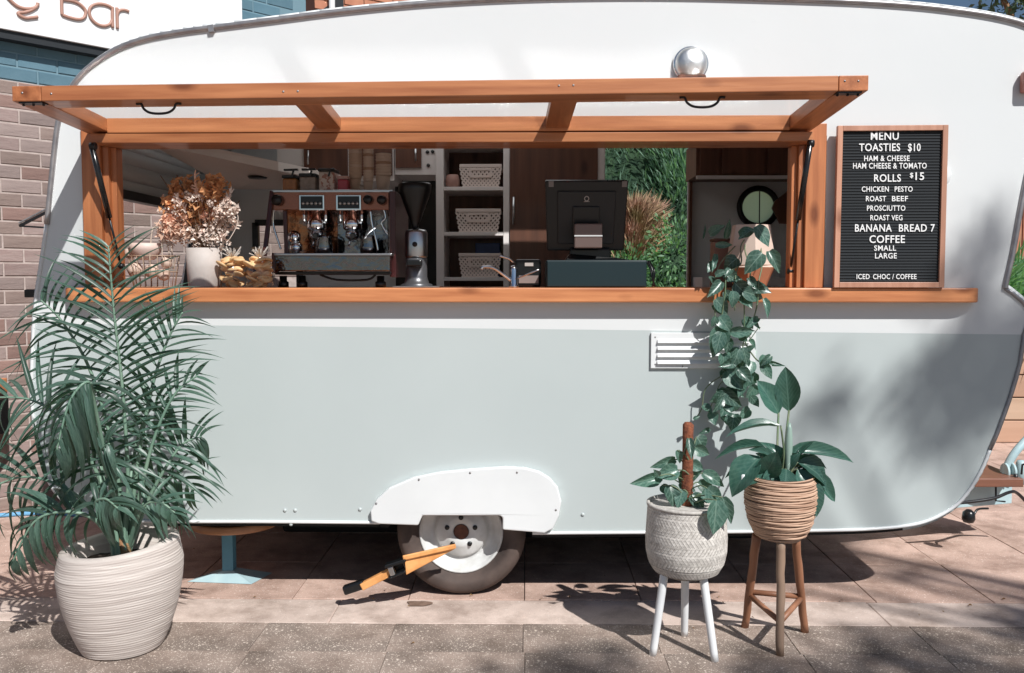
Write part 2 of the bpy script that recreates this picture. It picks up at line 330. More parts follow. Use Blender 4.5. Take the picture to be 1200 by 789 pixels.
# damp stain by the tyre
M_stain = mk('brown_stain', (0.16, 0.10, 0.07), 0.9, c2=(0.24, 0.16, 0.12), vs=30)
st = MB(); c = G(490, 708); n_ = 22
st.add([c + V((0.055 * math.cos(a) * (1 + 0.25 * math.sin(3 * a + 1)), 0.04 * math.sin(a) * (1 + 0.25 * math.cos(2 * a)), 0.0028)) for a in [2 * math.pi * k / n_ for k in range(n_)]], [tuple(range(n_))])
st.build('stain', M_stain, ground)

# ------------------------------------------------------------------ brick shop wall behind
WO = V((G(0, 600).x, G(0, 600).y, 0)); WU = V((0.664, 0.747, 0)).normalized(); WN = V((WU.y, -WU.x, 0))
WA = math.atan2(WU.y, WU.x)
def Wp(t, z, off=0.0): return WO + WU * t + V((0, 0, z)) + WN * off
M_mort = mk('mortar', (0.50, 0.42, 0.385), 0.95, bump=0.6, bs=80, c2=(0.38, 0.31, 0.28), vs=20)
def brickmat(n, c, c2): return mk(n, c, 0.9, c2=c2, vs=10, vd=7, stretch=(0.6, 1, 2.2), bump=0.7, bs=45, rnd=0.16, dist=0.004)
BM = [brickmat('brown_brick', (0.275, 0.208, 0.182), (0.215, 0.158, 0.138)), brickmat('grey_brick', (0.30, 0.235, 0.215), (0.24, 0.185, 0.17)),
      brickmat('red_brick', (0.275, 0.178, 0.152), (0.22, 0.138, 0.118)), brickmat('plum_brick', (0.27, 0.19, 0.175), (0.32, 0.245, 0.225))]
M_tbrick = mk('teal_painted_brick', (0.080, 0.165, 0.215), 0.6, c2=(0.10, 0.19, 0.24), vs=8, bump=0.5, bs=40, rnd=0.10)
M_tmort = mk('teal_painted_mortar', (0.15, 0.25, 0.30), 0.7, bump=0.5, bs=50)
BL, BH, BG = 0.240, 0.0885, 0.010
zt = (P(0, 93, 0) - P(0, 93, 0)).z
zteal = H(0, 93, WO, WN).z; nrow = round(zteal / BH); BH = zteal / nrow
zsign = H(0, 33, WO, WN).z; zdark = H(0, 44, WO, WN).z
t_end = (H(358, 10, WO, WN) - WO).dot(WU)
def brick_mesh(nm, L, Hh, D, mat):
    bm = bmesh.new(); bmesh.ops.create_cube(bm, size=1.0)
    for v in bm.verts: v.co = V((v.co.x * L, v.co.y * D, v.co.z * Hh))
    bmesh.ops.bevel(bm, geom=[e for e in bm.edges if all(v.co.y < 0 for v in e.verts)], offset=0.004, segments=1, affect='EDGES')
    me = bpy.data.meshes.new(nm); bm.to_mesh(me); bm.free(); me.materials.append(mat); return me
wall = thing('brick_wall', Wp(0, 0), 'brown brick shop wall painted teal along its top, beyond the left end of the caravan', 'wall')
mb = MB(); mb.hexa([Wp(-4, 0, 0.005), Wp(t_end, 0, 0.005), Wp(t_end, 0, -0.25), Wp(-4, 0, -0.25)] + [Wp(-4, zteal, 0.005), Wp(t_end, zteal, 0.005), Wp(t_end, zteal, -0.25), Wp(-4, zteal, -0.25)])
mb.build('mortar_bed', M_mort, wall)
mb = MB(); mb.hexa([Wp(-4, zteal, 0.004), Wp(t_end, zteal, 0.004), Wp(t_end, zteal, -0.25), Wp(-4, zteal, -0.25)] + [Wp(-4, 5.0, 0.004), Wp(t_end, 5.0, 0.004), Wp(t_end, 5.0, -0.25), Wp(-4, 5.0, -0.25)])
mb.build('painted_mortar_bed', M_tmort, wall)
bme = [brick_mesh('brick', BL - BG, BH - BG, 0.03, m) for m in BM]; bte = brick_mesh('painted_brick', BL - BG, BH - BG, 0.03, M_tbrick)
RW = Matrix.Rotation(WA, 4, 'Z')
rb = random.Random(11); rest = MB(); restt = MB()
mats_seq = [0, 1, 2, 3, 0, 1, 3, 0, 3, 1]
for r in range(int(4.6 / BH)):
    z = (r + 0.5) * BH; teal = r >= nrow
    k0 = -16; sh = 0.5 * BL if r % 2 else 0.0
    for k in range(k0, 20):
        t = k * BL + sh + 0.07
        if t + BL / 2 > t_end - 0.01 or t < -3.9: continue
        near_ = (-0.35 < t < 1.55 and not teal and z > 0.0 and (t < 0.5 or z > 1.2)) or (teal and (-0.3 < t < 0.75 and z < zsign + 0.1 or t > 1.5))
        q = Wp(t, z, -0.005 + rb.uniform(-0.002, 0.002))
        M = Matrix.Translation(q) @ RW @ Matrix.Rotation(rb.uniform(-0.006, 0.006), 4, 'Y')
        if near_:
            inst('painted_brick' if teal else 'brick', bte if teal else bme[rb.choice(mats_seq)], wall, M)
        else:
            (restt if teal else rest).box((-(BL - BG) / 2, -0.015, -(BH - BG) / 2), ((BL - BG) / 2, 0.015, (BH - BG) / 2), 0 if teal else rb.choice(mats_seq), M)
o = rest.build('brickwork', BM, wall); o['kind'] = 'stuff'
o = restt.build('painted_brickwork', M_tbrick, wall); o['kind'] = 'stuff'
# sign on the wall
M_sign = mk('white_sign_face', (0.80, 0.81, 0.81), 0.4); M_signd = mk('near_black', (0.010, 0.014, 0.018), 0.6); M_let = mk('rose_brown_lettering', (0.42, 0.235, 0.18), 0.5)
ts = (H(284, 20, WO + WN * 0.12, WN) - WO).dot(WU)
sign = thing('shop_sign', Wp(0, zsign, 0.05), 'white shop sign lettered & Bar in thin rose brown, on the teal brick wall', 'sign')
def slab(t0, t1, z0, z1, o0, o1): return [Wp(t0, z0, o1), Wp(t1, z0, o1), Wp(t1, z0, o0), Wp(t0, z0, o0), Wp(t0, z1, o1), Wp(t1, z1, o1), Wp(t1, z1, o0), Wp(t0, z1, o0)]
zs2 = H(0, 33, WO + WN * 0.12, WN).z; zd2 = H(0, 44, WO + WN * 0.10, WN).z
MB().hexa(slab(-3.8, ts, zs2, zs2 + 0.95, 0.0, 0.12)).build('sign_face', M_sign, sign, 0.003)
MB().hexa(slab(-3.8, ts - 0.01, zd2, zs2 - 0.002, 0.0, 0.10)).build('sign_underside_shade', M_signd, sign)  # near-black strip stands in for the shaded underside of the sign
LP = WO + WN * 0.126
def lpt(px, py): return H(px, py, LP, WN)
def stroke(name, chains, r=0.0105):
    m = MB()
    for ch in chains:
        m.tube(smooth_path([lpt(x / 6.0, y / 6.0) for x, y in ch], 5), r, 6)
    m.build(name, M_let, sign)
stroke('letter_ampersand', [[(0, -60), (40, -30), (90, 20), (130, 48), (180, 62), (235, 58), (262, 40), (266, 22)], [(258, 50), (215, 75), (170, 88), (128, 92), (142, 112), (180, 128), (225, 125), (266, 120)]])
stroke('letter_b', [[(436, -120), (434, -40), (434, 60), (437, 105)], [(437, 105), (480, 122), (540, 136), (580, 132), (600, 108), (598, 70), (560, 30), (510, 8), (440, -2)], [(436, -120), (500, -112), (555, -90), (575, -55), (560, -25), (510, 5)]])
stroke('letter_a', [[(790, 60), (762, 42), (720, 30), (680, 30), (645, 44), (628, 75), (634, 118), (662, 155), (700, 178), (740, 183), (775, 168), (790, 140)], [(790, 50), (790, 120), (792, 195)]])
stroke('letter_r', [[(822, 55), (824, 130), (826, 202)], [(824, 110), (832, 84), (850, 72), (880, 72), (906, 82)]])
# orange brick house behind
M_or = mk('terracotta_brick', (0.46, 0.20, 0.12), 0.85, c2=(0.38, 0.15, 0.09), vs=6, bump=0.3, bs=30, rnd=0.12)
M_orj = mk('terracotta_joint', (0.22, 0.10, 0.07), 0.9)
ho = V((-2.4, 6.3, 0)); hu = V((0.80, 0.60, 0)).normalized(); hn = V((hu.y, -hu.x, 0))
house = thing('terracotta_building', ho, 'terracotta clad building rising behind the caravan roof beside the teal wall', 'building')
m = MB(); 
def hp(t, z, o=0): return ho + hu * t + V((0, 0, z)) + hn * o
m.hexa([hp(0, 0, 0), hp(5, 0, 0), hp(5, 0, -3), hp(0, 0, -3), hp(0, 5.6, 0), hp(5, 5.6, 0), hp(5, 5.6, -3), hp(0, 5.6, -3)]); m.build('wall', M_orj, house)
m = MB()
for r in range(22):
    z = 3.2 + r * 0.11
    for k in range(20):
        t = k * 0.25 + (0.12 if r % 2 else 0)
        m.hexa([hp(t, z, 0.02), hp(t + 0.238, z, 0.02), hp(t + 0.238, z, 0.001), hp(t, z, 0.001), hp(t, z + 0.098, 0.012), hp(t + 0.238, z + 0.098, 0.012), hp(t + 0.238, z + 0.098, 0.001), hp(t, z + 0.098, 0.001)])
o = m.build('cladding_tiles', M_or, house); o['kind'] = 'stuff'
dp = H(389, 8, ho + hn * 0.08, hn)
m = MB(); m.tube([V((dp.x, dp.y, 2.8)), V((dp.x, dp.y, 5.6))], 0.035, 10); m.build('downpipe', M_white, house)
wz = H(375, 20, ho, hn)
m = MB(); tt = (wz - ho).dot(hu); m.hexa([hp(tt - .05, 3.3, .03), hp(tt + .28, 3.3, .03), hp(tt + .28, 3.3, .001), hp(tt - .05, 3.3, .001), hp(tt - .05, wz.z + .02, .03), hp(tt + .28, wz.z + .3, .03), hp(tt + .28, wz.z + .3, .001), hp(tt - .05, wz.z + .02, .001)])
m.build('dark_opening', M_signd, house)

# ------------------------------------------------------------------ caravan
CB = V((0, 1.05, 0)); W2 = 2.1
van = thing('caravan', CB, 'vintage white and duck egg blue caravan with an open timber serving hatch', 'caravan')
pxs = [(444, 613), (430, 612.5), (300, 611.5), (200, 611.5), (150, 610), (110, 604), (78, 590), (56, 562), (44, 520), (38, 480), (37, 450), (38.5, 400), (42, 352), (47, 318), (55, 263), (60, 212), (67, 150), (74, 125), (82, 106), (90, 94), (102, 81), (118, 69), (140, 56), (172, 45), (212, 37.5), (250, 32.5), (325, 23), (400, 13.5), (500, 4), (600, -1.5), (700, -4), (800, -4), (900, -1.5), (1000, 2), (1070, 6.5), (1120, 12), (1165, 19), (1200, 28), (1222, 40), (1236, 60), (1238, 85), (1231, 115), (1218, 150), (1205, 200), (1196, 245), (1187, 295), (1179, 331), (1178, 338), (1187, 344), (1200, 355), (1207, 366), (1205, 378), (1200, 392), (1195, 427), (1183, 468), (1168, 509), (1160, 527), (1150, 551), (1135, 576), (1118, 594), (1091, 609), (1061, 616.5), (1013, 620.5), (950, 622), (850, 623.5), (700, 624.5), (624, 625)]
# smooth upper curve + base
OUT = []
kc_ = pxs.index((1178, 338)); sm_ = smooth_path([V((a, b, 0)) for a, b in pxs[:kc_ + 1]], 3)[:-1] + smooth_path([V((a, b, 0)) for a, b in pxs[kc_:]], 3)
for v_ in sm_: q = P(v_.x, v_.y, 0); OUT.append((q.x, q.z))
arch = [(623, 610), (618, 592), (606, 576), (585, 566), (550, 562), (515, 564), (487, 571), (466, 585), (457, 600), (454, 613)]
ARCH = [(P(a, b, 0).x, P(a, b, 0).z) for a, b in arch]
zl = P(600, 385.5, 0).z; zl2 = P(1000, 390, 0).z
def zb(x): return zl + (x - P(600, 385, 0).x) * (zl2 - zl) / (P(1000, 390, 0).x - P(600, 385, 0).x)
def split(poly, upper):
    out = []
    for i in range(len(poly)):
        a, b = poly[i], poly[(i + 1) % len(poly)]
        sa = (a[1] - zb(a[0])) * (1 if upper else -1); sb = (b[1] - zb(b[0])) * (1 if upper else -1)
        if sa >= 0: out.append(a)
        if (sa > 0) != (sb > 0) and abs(sa - sb) > 1e-9:
            t = sa / (sa - sb); out.append((a[0] + (b[0] - a[0]) * t, a[1] + (b[1] - a[1]) * t))
    return out
full = OUT[::-1]                                  # ccw in (x,z)
lower = split(OUT + ARCH, False); upper = split(OUT, True)
def ccw(p): return p if sum(p[i][0] * p[(i + 1) % len(p)][1] - p[(i + 1) % len(p)][0] * p[i][1] for i in range(len(p))) > 0 else p[::-1]
lower, upper = ccw(lower), ccw(upper)
HX0, HX1 = P(99, 300, 0).x, P(966, 300, 0).x; HZ0, HZ1 = P(600, 343, 0).z, P(600, 160, 0).z
hatch = [(HX0, HZ0), (HX1, HZ0), (HX1, HZ1), (HX0, HZ1)]
TH = 0.035
body = MB(); body.plate(upper, [hatch], 0, TH, 0, 1); up = body.build('side_panel_upper', [M_white, M_inner], van)
body = MB(); body.plate(lower, [], 0, TH, 0, 1); lo_ = body.build('side_panel_lower', [M_teal, M_inner], van)
# shell: ends, roof, floor
fullc = ccw(OUT); archc = ccw(OUT + ARCH)
sh = MB(); ns = len(fullc); na = len(archc)
wz0, wz1 = P(42, 352, 0).z, P(60, 212, 0).z; wy0, wy1 = 0.32, 1.75
cx_ = sum(p[0] for p in fullc) / ns; cz_ = sum(p[1] for p in fullc) / ns
for i in range(na):
    a, b = archc[i], archc[(i + 1) % na]
    iswin = a[0] < -1.5 and b[0] < -1.5 and min(a[1], b[1]) >= wz0 - 1e-4 and max(a[1], b[1]) <= wz1 + 1e-4
    mid = (a[1] + b[1]) / 2; xm = (a[0] + b[0]) / 2; flr = mid < 0.62 and abs(xm) < 1.72
    sky1 = mid > 2.4 and -1.22 < xm < .32; sky2 = mid > 2.4 and .32 < xm < .70
    for (ya, yb) in ([(TH, wy0), (wy1, W2)] if iswin else [(TH, .72), (1.85, W2)] if sky1 else [(TH, .63), (.71, W2)] if sky2 else [(TH, W2)]):
        sh.add([(a[0], ya, a[1]), (b[0], ya, b[1]), (b[0], yb, b[1]), (a[0], yb, a[1])], [(0, 1, 2, 3)], 6 if flr else 1 if mid < zb(a[0]) else 0, not flr)
so_ = sh.build('shell', [M_white, M_teal, M_inner, M_inner, M_inner, M_inner, M_under], van, fix=False)
sd = so_.modifiers.new('thickness', 'SOLIDIFY'); sd.thickness = 0.03; sd.offset = 1.0 if False else -1.0; sd.material_offset = 2
# back side with doorway, porthole and rear window
YB = W2
dx0, dx1 = P(708, 250, YB).x, P(806, 250, YB).x
door = [(dx0, 0.40), (dx1, 0.40), (dx1, 2.36), (dx0, 2.36)]
pc = P(888, 243, YB); PR = 0.115
port = [(pc.x + PR * math.cos(a), pc.z + PR * math.sin(a)) for a in [2 * math.pi * k / 28 for k in range(28)]]
rw0, rw1 = P(300, 250, YB), P(352, 336, YB); rwin = [(rw0.x, 1.30), (rw1.x, 1.30), (rw1.x, 1.85), (rw0.x, 1.85)]
bk = MB(); bk.plate(fullc, [door, port, rwin], YB, YB + 0.03, 1, 0); bk.build('rear_side_panel', [M_white, M_innerg], van)
# floor
rz = max(z for x, z in fullc)
M_acr = bpy.data.materials.new('milky_acrylic'); M_acr.use_nodes = True
_n = M_acr.node_tree; _t = _n.nodes.new('ShaderNodeBsdfTranslucent'); _t.inputs[0].default_value = (.82, .80, .77, 1); _n.links.new(_t.outputs[0], _n.nodes['Material Output'].inputs[0])
skl = MB(); skl.add([(-1.24, .70, rz - .012), (.33, .70, rz + .014), (.33, 1.87, rz + .014), (-1.24, 1.87, rz - .012)], [(0, 1, 2, 3)]); skl.build('fill_skylight', M_acr, van)  # unseen translucent roof panel, added and widened to brighten the interior
tk = MB(); tk.box((-1.35, .85, .07), (-.5, 1.7, .384)); tk.box((-.1, .80, .06), (1.35, 1.34, .384)); tk.box((-.5, 1.35, .14), (.2, 1.9, .384)); tk.build('underfloor_dark_block', M_under, van, .02)  # black boxes added to deepen the shade below the floor
fl = MB(); fl.box((-1.9, 0.05, 0.385), (1.85, YB - 0.03, 0.42)); fl.build('floor_panel', M_darkwood, van)
# trims along the outline
def idx(a): return pxs.index(a)
topi = pxs[idx((55, 263)):idx((1178, 338)) + 1]
topp = smooth_path([P(a, b, -0.004) for a, b in topi], 4)
m = MB(); m.tube(topp, 0.0125, 8); m.tube([p + V((0, 0.018, 0.010)) for p in topp], 0.008, 6); m.build('roof_edge_trim', M_alu, van)
noth = [P(a, b, -0.004) for a, b in pxs[idx((1178, 338)):idx((1160, 527)) + 1]]
m = MB(); m.tube(noth, 0.009, 8); m.build('front_edge_trim', M_alu, van)
low = smooth_path([P(a, b, -0.003) for a, b in pxs[idx((1160, 527)):]], 4)
m = MB(); m.tube(low, 0.0075, 8)
lw = smooth_path([P(a, b, -0.003) for a, b in pxs[:idx((55, 263)) + 1]], 4)
m.tube(lw, 0.0075, 8); m.build('lower_edge_trim', M_spat, van)
m = MB(); jp = P(248, 34, -0.006); m.bar(jp - V((0.012, 0, 0.002)), jp + V((0.012, 0, .002)), 0.024, 0.030); m.build('trim_joiner', M_alu, van)
# rivets/screws on lower panel
for (a, b) in [(334, 598), (346, 598), (341, 614.5), (422, 597), (683, 603)]:
    q = P(a, b, -0.001); m = MB(); m.lathe([(0.0085, 0.002), (0.008, -0.003), (0.004, -0.006), (0.0001, -0.007)], q, 12, axis='y'); m.build('screw', M_teal, van)
# timber surround of the hatch
fy = -0.022
pL0, pL1 = P(97, 250, fy).x, P(119, 250, fy).x; pR0, pR1 = P(944, 250, fy).x, P(967, 250, fy).x
zc0 = P(600, 337.5, -0.065).z; zH1 = P(140, 139.5, -.105).z + .002 - .0645; zH0 = P(600, 166.5, -0.110).z
m = MB(); m.box((pL0, fy, zc0 + .001), (pL1, 0.06, zH1 + 0.05)); m.build('post', M_wz, van, 0.003)
m = MB(); m.box((pR0, fy, zc0 + .001), (pR1, 0.06, zH1 + 0.05)); m.build('post', M_wz, van, 0.003)
for s, xa in ((1, pL1), (-1, pR0)):
    m = MB(); m.box((xa, -0.002, zc0 + .001), (xa + s * 0.028, 0.075, zH0 - .001)); m.build('jamb_strip', M_wz, van, 0.002)
    m = MB(); m.box((xa + s * 0.028, 0.02, zc0 + .001), (xa + s * 0.052, 0.085, zH0 - .001)); m.build('jamb_strip', M_wz, van, 0.002)
m = MB(); m.box((pL1 + .001, -0.110, zH0), (pR0 - .001, 0.085, zH1)); m.build('header_board', M_wx, van, 0.003)
# serving counter (rounded corners) and inner bench
ct = 0.064; cl, crr = P(72, 340, -0.065).x, P(1151, 340, -0.065).x
def cpoly(x0, x1, yf, yb, r, ry):
    pts = [(x1, yb)]
    for k in range(9):
        a = math.pi / 2 * k / 8; pts.append((x1 - r + r * math.cos(a), yf + ry - ry * math.sin(a)))
    for k in range(9):
        a = math.pi / 2 * k / 8; pts.append((x0 + r - r * math.sin(a), yf + ry - ry * math.cos(a)))
    pts.append((x0, yb)); return pts
cp = cpoly(cl, crr, -0.066, -0.001, 0.085, 0.04); nn = len(cp)
m = MB(); m.add([(x, y, zc0 - ct) for x, y in cp] + [(x, y, zc0) for x, y in cp], [tuple(range(nn)), tuple(range(2 * nn - 1, nn - 1, -1))] + [(i, (i + 1) % nn, nn + (i + 1) % nn, nn + i) for i in range(nn)])
m.build('serving_counter', M_wx, van, 0.006)
m = MB(); m.box((HX0 + .004, 0.0, zc0 - 0.045), (HX1 - .004, 0.62, zc0 - 0.001)); m.build('inner_bench', M_wx, van)
m = MB(); m.box((HX0 + .004, 0.60, 0.42), (HX1 - .004, 0.62, zc0 - 0.046)); m.build('bench_front', M_inner, van)
# wheel spat
sp = [(435, 611), (444, 614.3), (490, 616), (495, 604.5), (586, 604.5), (589, 607), (589, 621), (638, 625), (648, 620), (655, 605), (658, 588), (654, 572), (645, 561), (632, 553), (615, 548.5), (592, 547.3), (551, 550), (516, 553.5), (484, 560), (456, 572), (441, 586), (434, 599)]
spp = ccw([(P(a, b, -0.03).x, P(a, b, -0.03).z) for a, b in sp])
m = MB(); m.plate(spp, [], -0.032, -0.0015); spat = m.build('wheel_spat', M_spat, van, 0.008, seg=3)
for (a, b) in [(441, 590), (491, 562), (551, 554), (606, 553.5), (651.5, 597.5)]:
    q = P(a, b, -0.032); m = MB(); m.lathe([(0.005, 0.001), (0.0048, -0.0025), (0.0001, -0.004)], q, 10, axis='y'); m.build('spat_screw', M_alu, spat)
# wheel
wc = P(540, 622, 0.07); wc.z = 0.298; RX = wc.x
wheel = MB().lathe([(0.190, 0.035), (0.198, 0.022), (0.207, 0.020), (0.210, 0.013), (0.224, 0.009), (0.227, 0.003), (0.245, 0.0), (0.272, 0.003), (0.288, 0.02), (0.296, 0.040), (0.301, 0.052), (0.301, 0.062), (0.297, 0.064), (0.297, 0.070), (0.301, 0.072), (0.301, 0.09), (0.297, 0.092), (0.297, 0.098), (0.301, 0.10), (0.301, 0.12), (0.298, 0.14), (0.285, 0.165), (0.24, 0.18), (0.19, 0.17)], (RX, 0.062, wc.z), 56, axis='y', cap=False).build('wheel', M_rubber, van)
wheel['label'] = 'dusty tyred caravan wheel'
m = MB(); m.lathe([(0.197, 0.030), (0.193, 0.020), (0.186, 0.020), (0.182, 0.032), (0.176, 0.040), (0.160, 0.046), (0.152, 0.062), (0.128, 0.070), (0.122, 0.052), (0.112, 0.042), (0.092, 0.038), (0.074, 0.026), (0.060, 0.024), (0.036, 0.030), (0.034, 0.032)], (RX, 0.062, wc.z), 48, axis='y', cap=False)
rim = m.build('rim', M_rim, wheel)
m = MB(); m.lathe([(0.036, 0.028), (0.034, 0.028), (0.031, 0.05), (0.0001, 0.052)], (RX, 0.062, wc.z), 24, axis='y'); m.build('hub', M_rust, wheel)
for k in range(5):
    a = math.pi / 2 + 2 * math.pi * k / 5
    m = MB(); m.lathe([(0.0115, 0.036), (0.0115, 0.0215), (0.0001, 0.0215)], (RX + 0.068 * math.cos(a), 0.062, wc.z + 0.068 * math.sin(a)), 10, axis='y'); m.build('lug_hole', M_black, wheel)
m = MB(); m.box((-1.4, 0.9, 0.27), (1.5, 0.96, 0.34)); m.tube([(RX, 0.2, wc.z), (RX, 1.95, wc.z)], 0.025, 8); m.build('chassis', M_blackm, van)
m = MB(); m.lathe([(0.2, 0.0), (0.298, 0.02), (0.298, 0.15), (0.2, 0.17)], (RX, 1.85, wc.z), 40, axis='y'); m.build('wheel', M_rubber, van)
# vent
v0, v1 = P(763, 390, -0.012), P(885, 432, -0.012)
zs_ = [P(800, k, -0.012).z for k in (400.5, 408.5, 417, 425)]
vent = MB().plate(ccw([(v0.x, v1.z), (v1.x, v1.z), (v1.x, v0.z), (v0.x, v0.z)]), [[(v0.x + .03, z - .0055), (v1.x - .03, z - .0055), (v1.x - .03, z + .0055), (v0.x + .03, z + .0055)] for z in zs_], -0.014, -0.002).build('vent', M_spat, van, 0.002)
MB().box((v0.x + .02, -0.0018, v1.z + .01), (v1.x - .02, -0.0008, v0.z - .01)).build('vent_backing', M_black, vent)
for z in zs_:
    m = MB(); m.hexa([(v0.x + .028, -.014, z + .002), (v1.x - .028, -.014, z + .002), (v1.x - .028, -.028, z - .005), (v0.x + .028, -.028, z - .005), (v0.x + .028, -.013, z + .014), (v1.x - .028, -.013, z + .014), (v1.x - .028, -.027, z - .001), (v0.x + .028, -.027, z - .001)][0:8]); m.build('louvre', M_spat, vent)
for (a, b) in [(768, 395), (768, 427), (879, 395), (879, 427), (800, 429.5), (845, 429.5)]:
    q = P(a, b, -.014); MB().lathe([(.004, .001), (.0035, -.002), (.0001, -.003)], q, 8, axis='y').build('rivet', M_alu, vent)
# porch light and round cap
q = P(809, 76, 0); r0 = 0.078
m = MB(); m.lathe([(r0, -0.001), (r0, -0.012), (r0 * .93, -0.018)], q, 36, axis='y'); pl = m.build('porch_light', M_chrome, van)
m = MB(); m.lathe([(r0 * .92, -0.016), (r0 * .86, -0.034), (r0 * .66, -0.046), (r0 * .35, -0.053), (0.0001, -0.055)], q, 36, axis='y'); m.build('ribbed_lens', mk('bright_dome', (0.72, 0.72, 0.71), 0.4, 1.0, bump=0.8, bs=45), pl)
m = MB(); m.box((q.x - .062, -.05, q.z - .082), (q.x + .062, -.0005, q.z - .05)); m.build('light_base', M_rust, pl, .01)
q = P(1099, 206, 0); m = MB(); m.lathe([(.052, -.001), (.052, -.012), (.047, -.018), (.0001, -.020)], q, 32, axis='y'); m.build('round_cap', M_spat, van)
# marker light at the front
q = P(1199, 98, 0); m = MB(); m.lathe([(.028, 0), (.027, -.02), (.015, -.034), (.0001, -.036)], q, 20, axis='y'); 
m = MB(); m.box((q.x - .02, -.05, q.z - .047), (q.x + .06, -.001, q.z + .047)); m.build('marker_light', mk('red_lens', (0.42, 0.16, 0.12), 0.3), van, .014, seg=3)
q = P(40, 344, .1); m = MB(); m.box((q.x - .025, .06, q.z - .018), (q.x + .03, .12, q.z + .018)); m.build('end_bracket', M_black, van, .004)
# left end window: frame, glass and propped stay
def lx(z):                                    # left end x at height z
    for i in range(ns):
        a, b = fullc[i], fullc[(i + 1) % ns]
        if a[0] < -1.6 and b[0] < -1.6 and min(a[1], b[1]) <= z <= max(a[1], b[1]) and abs(a[1] - b[1]) > 1e-6:
            t = (z - a[1]) / (b[1] - a[1]); return a[0] + (b[0] - a[0]) * t
    return -2.1
e = .012
fr = MB()
A, B_, C_, D_ = V((lx(wz0) + .015, wy0, wz0)), V((lx(wz0) + .015, wy1, wz0)), V((lx(wz1) + .015, wy1, wz1)), V((lx(wz1) + .015, wy0, wz1))
for p0, p1 in ((A, B_), (B_, C_), (C_, D_), (D_, A)): fr.bar(p0, p1, .05, .045, up=(1, 0, .1))
win = fr.build('end_window', M_blackm, van, .003)
m = MB(); m.add([A, B_, C_, D_], [(0, 1, 2, 3)]); m.build('pane', M_glass, win)
m = MB(); s0 = P(56, 248, .25); s1 = P(23, 265, .25); s2 = P(55, 267, .25)
m.bar(s0, s1, .012, .012); m.bar(s1, s2, .008, .008); m.build('window_stay', M_blackm, van)
m = MB(); m.bar(s0 + V((0, -.004, .014)), s1 + V((0, -.004, .014)), .01, .006); m.build('stay_rail', M_alu, van)
# rear window and porthole
fr = MB()
for (x0_, z0_), (x1_, z1_) in zip(rwin, rwin[1:] + rwin[:1]): fr.bar((x0_, YB - .01, z0_), (x1_, YB - .01, z1_), .04, .04, up=(0, 1, 0))
rwn = fr.build('rear_window', M_blackm, van)
m = MB(); m.add([(x, YB + .012, z) for x, z in rwin], [(0, 1, 2, 3)]); m.build('pane', M_glass, rwn)
m = MB(); m.tube([V((x, YB - .012, z)) for x, z in [(pc.x + (PR + .01) * math.cos(a), pc.z + (PR + .01) * math.sin(a)) for a in [2 * math.pi * k / 36 for k in range(36)]]], .020, 8, closed=True)
ph = m.build('porthole', M_blackm, van)
M_pgl = bpy.data.materials.new('frosted_green_pane'); M_pgl.use_nodes = True; _n = M_pgl.node_tree; _t = _n.nodes.new('ShaderNodeBsdfTranslucent'); _t.inputs[0].default_value = (.52, .78, .56, 1); _n.links.new(_t.outputs[0], _n.nodes['Material Output'].inputs[0])
m = MB(); m.add([(x, YB + .01, z) for x, z in port], [tuple(range(28))]); m.build('pane', M_pgl, ph)
m = MB(); m.tube([(pc.x + .01, YB - .01, pc.z - PR), (pc.x + .008, YB - .01, pc.z + PR)], .004, 6); m.build('porthole_bar', M_blackm, ph)
# door jamb strip and doorway edge
m = MB(); m.box((dx0 - .055, YB - .06, .42), (dx0 - .001, YB - .001, 2.35)); m.build('door_jamb', M_inner, van)
m = MB(); m.box((dx1 + .001, YB - .05, .42), (dx1 + .02, YB - .001, 2.35)); m.build('door_jamb', M_darkwood, van)
# ------------------------------------------------------------------ awning frame (part of the caravan)
AX0, AX1 = P(14, 110, -.64).x, P(1018, 95, -.64).x
yF, yR = -.64, -.075
def ztopF(x): return P(14, 101, yF).z + (x - AX0) / (AX1 - AX0) * (P(1018, 88, yF).z - P(14, 101, yF).z)
def ztopR(x): return P(140, 139.5, yR - .03).z + (x - AX0) / (AX1 - AX0) * .004
AT, AWD = .056, .112
HX0r, HX1r = P(102, 165, yR).x, P(951, 165, yR).x
def af(u, y, dz=0):                            # u 0..1 along the width, y depth -> point on the frame's top plane
    k = (y - yF) / (yR - yF)
    xf = AX0 + (AX1 - AX0) * u; xr = HX0r + (HX1r - HX0r) * u
    x = xf + (xr - xf) * k
    return V((x, y, ztopF(xf) + (ztopR(xf) - ztopF(xf)) * k + dz))
def abeam(u0, u1, y0, y1, t0=0.0, t1=AT, ov=0): # slab between four plan corners, hung t0..t1 below top plane
    q = [af(u0, y0, -t1), af(u1, y0, -t1), af(u1, y1, -t1), af(u0, y1, -t1), af(u0, y0, -t0), af(u1, y0, -t0), af(u1, y1, -t0), af(u0, y1, -t0)]
    return MB().hexa(q)
ua = .034
aw = abeam(ua + .0006, 1 - ua - .0006, yF, yF + AWD).build('awning_frame', M_wx, van, .003, label='tilted timber and glass hatch propped open as an awning')
abeam(ua, 1 - ua, yR - AWD * .35, yR + .05, 0, .063).build('rear_rail', M_wx, aw, .003)
abeam(0, ua, yF + .0, yR + .05).build('side_rail', M_wy, aw, .003)
abeam(1 - ua, 1, yF + .0, yR + .05).build('side_rail', M_wy, aw, .003)
um = [((P(352, 115, yF).x) - AX0) / (AX1 - AX0), ((P(664, 110, yF).x) - AX0) / (AX1 - AX0)]
hw = .0158
for u in um: abeam(u - hw, u + hw, yF + AWD + .001, yR - AWD * .35 - .001, .002, .05).build('mullion', M_wy, aw, .002)
ed = [ua, um[0] - hw, um[0] + hw, um[1] - hw, um[1] + hw, 1 - ua]
